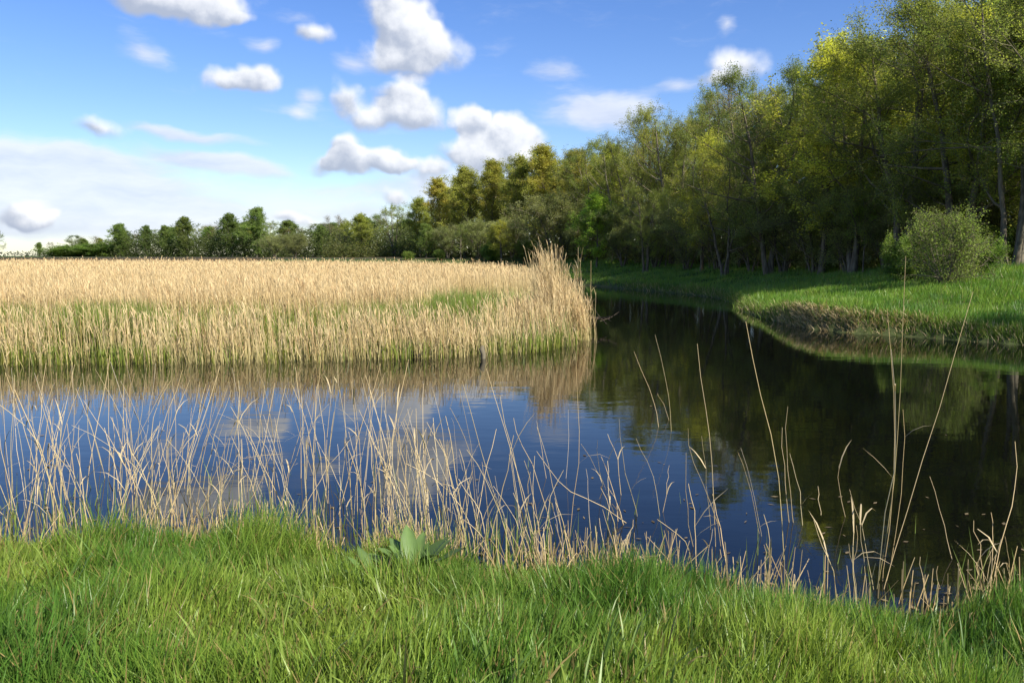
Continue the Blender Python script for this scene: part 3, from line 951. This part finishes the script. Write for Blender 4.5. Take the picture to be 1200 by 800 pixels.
# ------------------------------------------------------------------ grass
def grass(acc, X, Y, hgt, wid, dry=0.06, prof=(1, .75, 0), cA=(0.105, 0.225, 0.028), cB=(0.28, 0.38, 0.055), lean=.27, curl=.6):
    n = len(X)
    Z = height(X, Y) - 0.01
    pat = fbm(X * 1.3 + 11, Y * 1.3)[:, None]
    k = np.clip(rng.random((n, 1)) * .7 + (pat - .5) * 2.2 + .12, 0, 1)
    c = np.array(cA) * (1 - k) + np.array(cB) * k
    c = c * rng.uniform(.7, 1.25, (n, 1))
    dk = np.clip((fbm(X * .9 + 70, Y * .9)[:, None] - .54) * 6, 0, 1) * .35
    c = c * (1 - dk) + np.array([0.085, 0.21, 0.04]) * rng.uniform(.7, 1.2, (n, 1)) * dk
    d = rng.random((n, 1)) < dry
    c = np.where(d, np.array([0.36, 0.28, 0.10]) * rng.uniform(.7, 1.2, (n, 1)), c)
    azi = rng.uniform(0, 6.28, n) * .75 + fbm(X * .8, Y * .8) * 6
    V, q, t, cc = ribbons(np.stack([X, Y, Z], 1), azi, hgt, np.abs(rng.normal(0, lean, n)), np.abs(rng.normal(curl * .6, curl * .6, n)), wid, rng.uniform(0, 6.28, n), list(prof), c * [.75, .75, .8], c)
    acc.add(V, q, t, cc)


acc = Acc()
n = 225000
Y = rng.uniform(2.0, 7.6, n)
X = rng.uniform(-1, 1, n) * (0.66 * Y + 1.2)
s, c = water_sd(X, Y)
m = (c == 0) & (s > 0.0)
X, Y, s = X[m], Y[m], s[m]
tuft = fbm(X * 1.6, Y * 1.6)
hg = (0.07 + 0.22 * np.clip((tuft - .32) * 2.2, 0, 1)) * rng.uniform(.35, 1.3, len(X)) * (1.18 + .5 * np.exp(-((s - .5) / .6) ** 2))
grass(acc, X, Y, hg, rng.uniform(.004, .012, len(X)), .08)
# longer coarse blades
n = 7000
Y = rng.uniform(2.2, 7.2, n); X = rng.uniform(-1, 1, n) * (0.66 * Y + 1.2)
s, c = water_sd(X, Y); m = (c == 0) & (s > .15) & (fbm(X * 1.1 + 50, Y * 1.1) > .45)
X, Y = X[m], Y[m]
grass(acc, X, Y, rng.uniform(.12, .32, len(X)), rng.uniform(.007, .015, len(X)), .1, (.8, 1, .7, 0), cA=(0.13, 0.24, 0.04), cB=(0.27, 0.36, 0.07), lean=.25, curl=.8)
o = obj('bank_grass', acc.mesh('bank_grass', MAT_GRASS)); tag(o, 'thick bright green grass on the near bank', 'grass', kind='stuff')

acc = Acc()
n = 420000
Y = 15 + 80 * rng.random(n) ** 1.5
X = rng.uniform(0.02, .74, n) * Y + 1.5
s, c = water_sd(X, Y)
m = (c == 1) & (s > 0.05) & (s < 15)
X, Y, s = X[m], Y[m], s[m]
hg = (.10 + .26 * fbm(X * .9, Y * .9)) * rng.uniform(.6, 1.3, len(X)) * np.where(s < 1.2, 1.25, 1)
grass(acc, X, Y, hg, .008 + Y * .0005, .04, (1, 0), cA=(0.13, 0.28, 0.03), cB=(0.26, 0.40, 0.05), lean=.3)
o = obj('far_bank_grass', acc.mesh('far_bank_grass', MAT_GRASS)); tag(o, 'green grass slope on the bank below the wood', 'grass', kind='stuff')

# dry fringe along the far bank edge
acc = Acc()
n = 22000
RP = np.array([p for p in RIGHT if p[0] < 24 and p[1] < 64])
seg = np.linalg.norm(np.diff(RP, axis=0), axis=1); cum = np.concatenate([[0], np.cumsum(seg)])
u = rng.uniform(0, cum[-1], n)
X = np.interp(u, cum, RP[:, 0]) + rng.normal(.14, .14, n); Y = np.interp(u, cum, RP[:, 1]) + rng.normal(.14, .14, n)
near_tip = np.exp(-((X - 10.1) ** 2 + (Y - 27.6) ** 2) / 9)
m = rng.random(n) < np.clip(near_tip * 1.5 + 1.0 * (X > 10.4) * (Y < 26.5) + .35, 0, 1)
X, Y, near_tip = X[m], Y[m], near_tip[m]; n = len(X)
dryf = np.clip(.18 + .75 * near_tip, 0, 1)[:, None]
c = np.where(rng.random((n, 1)) < dryf, STRAW2 * rng.uniform(.75, 1.2, (n, 1)), np.array([.16, .25, .04]) * rng.uniform(.7, 1.3, (n, 1)))
V, q, t, cc = ribbons(np.stack([X, Y, height(X, Y) - .04], 1), rng.uniform(2.4, 5.0, n), rng.uniform(.12, .40, n), rng.uniform(0, .5, n) + .2 * near_tip, rng.uniform(.1, .9, n) + .5 * near_tip, np.full(n, .022), rng.uniform(0, 6.28, n), [1, .8, 0], c * .85, c)
acc.add(V, q, t, cc)
o = obj('dry_bank_fringe', acc.mesh('dry_bank_fringe', MAT_REED)); tag(o, 'dry straw grass hanging over the far bank edge', 'dry grass', kind='stuff')

# cut reed stubble along the near water edge
acc = Acc()
n = 5200
X = rng.uniform(-5.6, 5.6, n)
yn = np.interp(X, [p[0] for p in NEAR], [p[1] for p in NEAR])
Y = yn + rng.normal(-.02, .22, n)
dens = np.interp(X, [-5.6, -3, -1.4, -.6, .0, 1.2, 2.2, 3.2, 5.6], [.5, .55, .8, 1, .9, .8, .35, .3, .4]) * np.clip(fbm(X * 4, Y * 2) * 4 - 1.6, .0, 1)
m = rng.random(n) < dens
X, Y = X[m], Y[m]; n = len(X)
c = (STRAW * .9 + (STRAW2 - STRAW * .9) * rng.random((n, 1))) * rng.uniform(.6, 1.1, (n, 1))
V, q, t, cc = ribbons(np.stack([X, Y, height(X, Y) - .05], 1), rng.uniform(0, 6.28, n), rng.uniform(.15, .62, n) ** 1.4, np.abs(rng.normal(0, .3, n)), rng.normal(0, .3, n), rng.uniform(.004, .009, n), rng.uniform(-.7, .7, n), [1, .95, .6], c * [.8, .75, .6], c)
acc.add(V, q, t, cc)
o = obj('reed_stubble', acc.mesh('reed_stubble', MAT_REED)); tag(o, 'broken straw reed stubble along the near water edge', 'reed stubble', kind='stuff')

# ------------------------------------------------------------------ reed clumps in front, stem by stem
def stem_mesh(P, r, c0, c1):
    a = Acc()
    P = np.asarray(P)
    n = len(P)
    rr = np.linspace(r, r * .45, n)
    rr[1::2] *= 1.12
    a.tube(P, rr, 5)
    f = np.repeat(np.linspace(0, 1, n) ** .6, 5)[:, None]
    a.c[-1] = (np.array(c0) * (1 - f) + np.array(c1) * f).astype(np.float32)
    return a.mesh('stem', MAT_STEM, True)


def dry_leaf_mesh(p, azi, ln):
    a = Acc()
    c = STRAW2[None] * random.uniform(.8, 1.05)
    V, q, t, cc = ribbons(np.array([p]), np.array([azi]), np.array([ln]), np.array([random.uniform(.2, .7)]), np.array([random.uniform(.3, 1.9)]), np.array([.011]), np.array([azi + 1.57]), [.6, 1, .8, 0], c, c)
    a.add(V, q, t, cc)
    return a.mesh('dry_leaf', MAT_REED)


def near_y(x):
    return float(np.interp(x, [p[0] for p in NEAR], [p[1] for p in NEAR]))


NSTEM = 0


def reed_clump(label, traced=(), fill=0, px=0, spread=20, hmin=.8, hmax=1.5, lean=.18, off=(-.1, 1.8), leaf=.62, bias=0.0):
    """one rooted clump; traced stems follow the photograph, the rest stand around them"""
    global NSTEM
    paths = []
    for tr in traced:
        b = pix_on_z(tr[0][0], tr[0][1], 0.0)
        y = max(b[1], near_y(b[0]) - .1)
        d = y
        dd = random.uniform(-.10, .10)
        pts = []
        for k, (qx, qy) in enumerate(tr):
            f = k / (len(tr) - 1)
            pts.append(pix_at_depth(qx, qy, d * (1 + dd * f)))
        pts = np.array(pts)
        lowdir = (pts[0] - pts[1]); lowdir /= np.linalg.norm(lowdir)
        ground = min(h1(pts[0][0], pts[0][1]), 0.0) - .05 if y > near_y(b[0]) else h1(pts[0][0], pts[0][1]) - .05
        if pts[0][2] > ground:
            pts = np.vstack([[pts[0] + lowdir * min(.9, (pts[0][2] - ground) / max(.25, -lowdir[2]))], pts])
        paths.append(pts)
    for k in range(int(fill * .8 + .5)):
        qx = random.gauss(px, spread)
        o_ = random.uniform(*off)
        x0 = (qx - 600) / F_PX * 6.6
        y = near_y(x0) + o_
        x0 = (qx - 600) / F_PX * y
        ln = random.uniform(hmin, hmax)
        a1 = random.gauss(bias, lean); a2 = random.gauss(0, .12)
        z0 = max(-.35, h1(x0, y) - .05)
        nseg = 5
        pts = [np.array([x0, y, z0])]
        kink = random.random() < .05
        kk = random.choice([2, 3, 4])
        cv = random.gauss(0, .06)
        for s_ in range(nseg):
            aa = a1 + cv * s_
            if kink and s_ >= kk: aa += math.copysign(random.uniform(.4, 1.0), a1)
            st = np.array([math.sin(aa), a2, math.cos(aa)]); st /= np.linalg.norm(st)
            pts.append(pts[-1] + st * (ln - z0) / nseg)
        paths.append(np.array(pts))
    allb = np.array([p[0] for p in paths])
    c0 = allb.mean(0)
    root = obj('reed_clump', None, loc=(c0[0], c0[1], 0))
    root.empty_display_size = .2
    tag(root, label, 'reeds', 'dry reed clumps along the near bank')
    org = np.array([c0[0], c0[1], 0])
    for P in paths:
        # resample smoothly
        t = np.linspace(0, 1, len(P)); tt = np.linspace(0, 1, 9)
        if len(P) >= 3:
            Pn = np.stack([np.interp(tt, t, P[:, k]) for k in range(3)], 1)
            Pn[1:-1] = Pn[1:-1] * .5 + (Pn[:-2] + Pn[2:]) * .25
        else:
            Pn = np.stack([np.interp(tt, t, P[:, k]) for k in range(3)], 1)
        wg = rng.normal(0, .006, (9, 3)); wg[0] = 0
        Pn = Pn + wg
        k = random.random()
        c1 = (STRAW * (1 - k) + STRAW2 * k) * random.uniform(.8, 1.25)
        if random.random() < .16: c1 = c1 * .35 + np.array([.36, .33, .28]) * random.uniform(.5, .9)
        cb_ = c1 * .75 if random.random() < .55 else np.array([.33, .31, .10])
        so = obj('stem', stem_mesh(Pn - org, random.uniform(.0023, .0044), cb_, c1), root)
        NSTEM += 1
        if random.random() < leaf:
            q = Pn[random.choice([3, 4, 5, 6, 7])] - org
            obj('dry_leaf', dry_leaf_mesh(q, random.uniform(0, 6.28), random.uniform(.15, .4)), so)
    return root


LW = 'dry reed clump '
reed_clump(LW + 'at the far left edge with a thick pale sheaf', [[(0, 597), (50, 555), (96, 487)], [(14, 600), (6, 500), (0, 440)], [(12, 605), (4, 520), (9, 505)]], 16, 8, 14)
reed_clump(LW + 'with one tall straight stem, second from the left edge', [[(40, 592), (44, 510), (53, 425)], [(30, 595), (18, 520), (17, 440)]], 11, 42, 10)
reed_clump(LW + 'above the dark twigs floating at left', [[(78, 585), (58, 500), (45, 462)], [(55, 590), (68, 500), (78, 470)]], 9, 72, 12)
reed_clump(LW + 'with two pale stems meeting in a peak, left third', [[(122, 560), (108, 500), (88, 455)], [(118, 545), (104, 490), (97, 480)], [(80, 585), (110, 550), (160, 505)]], 10, 108, 13)
reed_clump(LW + 'leaning steeply right from the grass, left third', [[(131, 616), (155, 555), (187, 500)], [(158, 618), (180, 560), (188, 515)], [(126, 560), (129, 490), (125, 420)]], 14, 140, 12, bias=.1)
reed_clump(LW + 'thickest tangle of the left shore', [[(172, 610), (188, 585), (200, 560)], [(175, 560), (160, 480), (148, 425)], [(160, 560), (140, 480), (112, 433)]], 24, 168, 16)
reed_clump(LW + 'with crossing stems right of the thickest left tangle', [[(195, 615), (222, 540), (258, 428)], [(228, 610), (238, 540), (257, 425)], [(200, 600), (225, 520), (245, 450)]], 14, 205, 12)
reed_clump(LW + 'short and sparse, before open blue water at left', [[(262, 610), (255, 520), (240, 495)], [(247, 600), (270, 550), (280, 530)]], 9, 250, 14, hmin=.5, hmax=1.0)
reed_clump(LW + 'leaning stems with bare tips left of the blackened stump', [[(305, 590), (290, 520), (272, 432)], [(275, 615), (300, 575), (322, 525)], [(262, 612), (276, 560), (280, 480)]], 10, 285, 13)
reed_clump(LW + 'with a thick leafy stem above a blackened base', [[(321, 590), (323, 520), (315, 470), (300, 428)], [(318, 610), (300, 560), (294, 490)], [(350, 606), (325, 550), (310, 500)]], 11, 318, 10, leaf=.6)
reed_clump(LW + 'hung with loose dead leaves, left of centre', [[(352, 560), (352, 480), (347, 430)], [(358, 580), (356, 500), (352, 440)]], 10, 354, 6, leaf=.8)
reed_clump(LW + 'forking upward left of the cloud reflection', [[(381, 580), (376, 530), (358, 470)], [(383, 545), (393, 480), (396, 430)], [(385, 590), (382, 530), (372, 450)]], 8, 380, 9)
reed_clump(LW + 'with one stem bent across toward the right, left of centre', [[(415, 620), (408, 550), (402, 512)], [(403, 520), (420, 505), (432, 480)], [(398, 620), (400, 560), (395, 520)]], 10, 408, 10, lean=.09, bias=-.06)
reed_clump(LW + 'with the tallest upright stem below the grey cloud reflection', [[(437, 612), (436, 520), (432, 440)], [(457, 610), (448, 520), (430, 440)], [(470, 600), (450, 510), (432, 455)]], 15, 448, 10, lean=.09, bias=-.05)
reed_clump(LW + 'leaning left behind the broad dock leaves', [[(482, 610), (470, 530), (456, 487)], [(492, 600), (478, 540), (460, 490)]], 14, 474, 9, lean=.09, bias=-.08, hmax=1.2)
reed_clump(LW + 'dense sheaf right behind the dock plant', [[(505, 630), (497, 560), (487, 520)], [(497, 560), (496, 500), (496, 450)], [(503, 630), (495, 560), (478, 480)]], 14, 502, 8, lean=.09, hmin=.7, hmax=1.2, off=(-.1, .8), bias=-.06)
reed_clump(LW + 'with long leaning tips at the middle of the near shore', [[(528, 600), (522, 520), (507, 455)], [(540, 620), (528, 540), (500, 495)], [(536, 560), (533, 500), (529, 490)]], 12, 528, 9, lean=.09, hmax=1.2, off=(-.1, .8), bias=-.06)
reed_clump(LW + 'stout pale sheaf just left of the grass tuft', [[(559, 600), (550, 520), (528, 478)], [(563, 630), (556, 540), (536, 443)], [(592, 620), (570, 545), (541, 445)]], 17, 555, 9, lean=.09, hmin=.6, hmax=1.1, off=(-.1, .5), bias=-.06)
reed_clump(LW + 'long parallel stems sloping left, right of the stout sheaf', [[(628, 640), (598, 520), (569, 432)], [(622, 630), (605, 550), (585, 462)], [(618, 640), (602, 560), (597, 530)]], 9, 610, 9, lean=.09, hmin=.5, hmax=1.1, off=(-.1, .6), bias=-.06)
reed_clump(LW + 'with zigzag tips left of the lone tall upright stem', [[(648, 625), (635, 570), (610, 520), (600, 490)], [(658, 625), (648, 560), (630, 500)], [(640, 560), (634, 520), (629, 492)]], 7, 645, 9, lean=.09, hmin=.4, hmax=.9, off=(-.1, .6), bias=-.06)
reed_clump('lone tall straight reed stem over blue water right of centre, with short stems', [[(668, 628), (679, 540), (677, 470), (674, 415)], [(693, 625), (688, 580), (688, 550)], [(663, 560), (667, 520), (667, 480)]], 4, 672, 10, lean=.09, hmin=.3, hmax=.7, off=(-.1, .3), bias=-.06)
reed_clump('fallen arching reed stem reaching left low over the water', [[(735, 612), (705, 590), (670, 577), (650, 560), (628, 528)], [(730, 615), (722, 585), (712, 572)]], 5, 735, 8, lean=.09, hmin=.2, hmax=.45, off=(-.1, .3), bias=-.06)
reed_clump(LW + 'small fork of wiry stems between fallen stem and slanting stem', [[(720, 600), (705, 560), (682, 520)], [(713, 610), (713, 570), (712, 540)], [(725, 610), (718, 570), (705, 535)], [(745, 605), (731, 545), (725, 490)], [(728, 580), (723, 530), (712, 508)], [(705, 570), (700, 530), (700, 515)]], 3, 722, 9, lean=.09, hmin=.3, hmax=.7, off=(0, .5), bias=-.06)
reed_clump('two slanting reed stems standing far out at the edge of the dark reflection', [[(771, 500), (768, 470), (743, 412)], [(786, 505), (784, 460), (768, 392)], [(784, 492), (776, 470), (770, 460)]])
reed_clump('single slanting reed stem with a short neighbour over blue water', [[(774, 605), (765, 550), (744, 512)], [(778, 600), (782, 560), (784, 545)]], 3, 778, 8, lean=.09, hmin=.2, hmax=.5, off=(-.1, .2), bias=-.06)
reed_clump(LW + 'with one tall stem crossing into the dark reflection, bent short stems beside', [[(838, 640), (834, 540), (828, 480), (816, 402)], [(832, 620), (828, 560), (822, 510)], [(812, 640), (804, 590), (804, 530)], [(845, 640), (836, 590), (808, 540), (805, 500)], [(852, 660), (842, 610), (836, 580)]], 5, 832, 12, lean=.09, hmin=.3, hmax=.8, off=(-.1, .3), bias=-.06)
reed_clump(LW + 'with a long stem tipped at the straw bank edge, right of centre', [[(918, 655), (913, 560), (892, 460), (873, 378)], [(925, 612), (918, 560), (917, 500)], [(930, 612), (921, 540), (922, 475)], [(940, 615), (936, 570), (925, 530)], [(890, 625), (878, 570), (865, 530)], [(892, 628), (884, 580), (868, 525)]], 4, 912, 12, lean=.09, hmin=.3, hmax=.7, off=(-.1, .3), bias=-.06)
reed_clump('short hooked reed stem before the dark water', [[(990, 605), (982, 570), (981, 548), (985, 543)], [(962, 600), (958, 570)]], 3, 978, 10, lean=.09, hmin=.2, hmax=.4, off=(-.1, .2), bias=-.06)
reed_clump('tallest reed clump at right, four long stems fanning from one foot', [[(1030, 680), (1048, 560), (1055, 460), (1061, 300)], [(1034, 680), (1050, 560), (1046, 460), (1040, 362)], [(1036, 690), (1062, 600), (1100, 480), (1141, 342)], [(1028, 690), (1034, 600), (1055, 500), (1043, 410)], [(1024, 690), (1012, 630), (996, 573)], [(1040, 680), (1058, 560), (1059, 480)]], 6, 1026, 9, lean=.09, hmin=.3, hmax=.8, off=(-.1, .2), bias=-.06)
reed_clump('single left-leaning reed stem right of the tallest clump', [[(1115, 655), (1105, 610), (1088, 557)]], 3, 1112, 6, lean=.09, hmin=.2, hmax=.5, off=(-.1, .2), bias=-.06)
reed_clump('bent reed stem near the right edge curving up to the right', [[(1165, 675), (1180, 610), (1192, 575), (1189, 518)], [(1164, 680), (1163, 630), (1162, 600)], [(1185, 680), (1180, 650), (1178, 628)]], 7, 1175, 14, lean=.09, hmin=.3, hmax=.6, off=(-.1, .2), bias=-.06)

# ------------------------------------------------------------------ dock plant
def dock_plant(px, py, label, nleaf, sz):
    b = pix_on_z(px, py, 0.42)
    z = h1(b[0], b[1])
    root = obj('dock_plant', None, loc=(b[0], b[1], z + .02)); root.empty_display_size = .2
    tag(root, label, 'plant')
    for k in range(nleaf):
        a = k / nleaf * 6.28 + random.uniform(-.3, .3)
        ln = sz * random.uniform(.7, 1.15)
        wd = ln * random.uniform(.24, .32)
        th = random.uniform(.25, 1.0); cu = random.uniform(.3, 1.0)
        K = 9
        p = np.array([0.02 * math.cos(a), 0.02 * math.sin(a), 0.0])
        V, F = [], []
        side = np.array([-math.sin(a), math.cos(a), 0])
        for i in range(K):
            t = i / (K - 1)
            ang = th + cu * t
            d = np.array([math.sin(ang) * math.cos(a), math.sin(ang) * math.sin(a), math.cos(ang)])
            nrm = np.cross(side, d)
            if t < .25: wv = .06
            else: wv = math.sin(math.pi * ((t - .22) / .78) ** .75) ** .8 if t < 1 else 0.0
            wv = max(wv, .02) * wd * .5
            wave = .12 * wd * math.sin(t * 14 + k)
            V += [p - side * wv - nrm * (wv * .35 + wave * .4), p, p + side * wv - nrm * (wv * .35 - wave * .4)]
            p = p + d * ln / (K - 1)
        for i in range(K - 1):
            j = 3 * i
            F += [(j, j + 1, j + 4, j + 3), (j + 1, j + 2, j + 5, j + 4)]
        c = np.array([.095, .155, .042]) * random.uniform(.6, 1.2)
        cols = np.tile(c, (len(V), 1)); cols[1::3] *= 1.35
        obj('leaf', mesh_np('leaf', np.array(V), [np.array(F)], MAT_DOCK, cols, True), root)


dock_plant(482, 646, 'dock plant with broad grey-green leaves at the grass edge', 18, .40)
dock_plant(438, 652, 'smaller dock plant just left of the big leafy one', 8, .28)

# ------------------------------------------------------------------ drift twigs
def twig_pile(name, label, P, n, ln, r, zlift=.05):
    root = obj(name, None, loc=(P[0], P[1], 0)); root.empty_display_size = .1
    tag(root, label, 'branch')
    for k in range(n):
        a = random.uniform(0, 6.28); e = random.uniform(-.1, .6)
        d = np.array([math.cos(a) * math.cos(e), math.sin(a) * math.cos(e), math.sin(e)])
        l = ln * random.uniform(.5, 1.2)
        s0 = np.array([random.gauss(0, ln * .15), random.gauss(0, ln * .1), zlift - .08])
        pts = [s0 - d * l * .3, s0 + d * l * .2 + rng.normal(0, .03, 3), s0 + d * l * .7 + rng.normal(0, .04, 3)]
        ac = Acc(); ac.tube(pts, [r, r * .8, r * .4], 5)
        obj('twig', ac.mesh('twig', MAT_DEAD, True), root)


twig_pile('drift_twigs', 'dark wet twigs floating among the left reeds', pix_on_z(55, 545, 0), 9, .35, .010)
twig_pile('drift_twigs', 'dark drift twigs caught at the foot of the far reeds', pix_on_z(490, 418, 0), 10, .8, .016, .15)
twig_pile('fallen_branch', 'dead branch sticking out of the reed tip over the channel', pix_on_z(702, 386, 0), 9, 1.5, .014, .45)
for px, py, lab in [(566, 420, 'short brown rotten post at the foot of the far reeds')]:
    b = pix_on_z(px, py, 0)
    ac = Acc(); ac.tube([(0, 0, -.4), (.01, 0, .1), (-.03, 0, .22), (.0, .01, .31)], [.05, .06, .07, .03], 7, cap=True)
    o = obj('rotten_post', ac.mesh('rotten_post', MAT_TWIG), loc=(b[0], b[1], 0)); tag(o, lab, 'post')
# bent pale stick on the far bank edge
b = pix_on_z(872, 352, .55)
th = np.linspace(0, math.pi, 9)
ac = Acc(); ac.tube(np.stack([.22 * np.cos(th) + .05 * th, 0.02 * th, .42 * np.sin(th) - .03], 1), np.linspace(.02, .012, 9), 5)
o = obj('bent_stick', ac.mesh('bent_stick', MAT_TWIG), loc=(b[0], b[1], h1(b[0], b[1]))); tag(o, 'bent pale stick arching on the far bank edge', 'stick')
for _m in bpy.data.meshes: _m.calc_loop_triangles()
print('TRIS', sum(len(m.loop_triangles) for m in bpy.data.meshes), [(m.name, len(m.loop_triangles)) for m in bpy.data.meshes if len(m.loop_triangles) > 30000])

# young green shoots and floating bits along the near water edge
acc = Acc()
n = 1500
X = rng.uniform(-5.6, 5.6, n); Y = np.interp(X, [p[0] for p in NEAR], [p[1] for p in NEAR]) + rng.exponential(.5, n)
m = rng.random(n) < np.clip(fbm(X * 2.2 + 8, Y * 2.2) * 3 - 1.1, .03, 1) * np.interp(X, [-5.6, 0, 1.2, 5.6], [1, .8, .25, .2])
X, Y = X[m], Y[m]; n = len(X)
c = np.array([.20, .27, .06]) * rng.uniform(.7, 1.25, (n, 1))
acc.add(*ribbons(np.stack([X, Y, np.maximum(height(X, Y), -.2)], 1), rng.uniform(0, 6.28, n), rng.uniform(.25, .6, n), rng.uniform(0, .2, n), rng.uniform(0, .35, n), np.full(n, .009), rng.uniform(-1, 1, n), [1, .9, 0], c * .85, c))
o = obj('water_edge_shoots', acc.mesh('water_edge_shoots', MAT_GRASS)); tag(o, 'young green shoots standing in the near shallows', 'reed shoots', kind='stuff')
acc = Acc()
n = 420
X = rng.uniform(-6.5, 6, n); Y = np.interp(X, [p[0] for p in NEAR], [p[1] for p in NEAR]) + rng.exponential(.9, n)
sz = rng.uniform(.012, .045, n); an = rng.uniform(0, 6.28, n); el_ = rng.uniform(.15, .6, n)
a = np.stack([np.cos(an), np.sin(an), 0 * an], 1) * sz[:, None]; b = np.stack([-np.sin(an), np.cos(an), 0 * an], 1) * (sz * el_)[:, None]
P = np.stack([X, Y, rng.uniform(.004, .008, n)], 1)
acc.add(np.stack([P - a, P - b, P + a, P + b], 1).reshape(-1, 3), np.arange(n)[:, None] * 4 + np.arange(4), None, np.repeat(np.array([.22, .17, .09]) * rng.uniform(.4, 1.3, (n, 1)), 4, 0))
o = obj('floating_litter', acc.mesh('floating_litter', MAT_REED)); tag(o, 'small bits of reed litter floating near the shore', 'litter', kind='stuff')

# tell apart the things whose description came out the same
same = {}
for o in COL.objects:
    if o.parent is None and o.get('label') and o.get('group') != 'wood beyond the right edge':
        same.setdefault(o['label'], []).append(o)
for lab, os_ in same.items():
    if len(os_) > 1:
        os_.sort(key=lambda o: -o.location.x / o.location.y)
        words = {2: ['right one', 'left one'], 3: ['right one', 'middle one', 'left one']}.get(len(os_), ['rightmost', 'second from right', 'third from right', 'fourth from right', 'fifth from right', 'sixth from right'])
        for o, w_ in zip(os_, words):
            o['label'] = lab + ', ' + w_
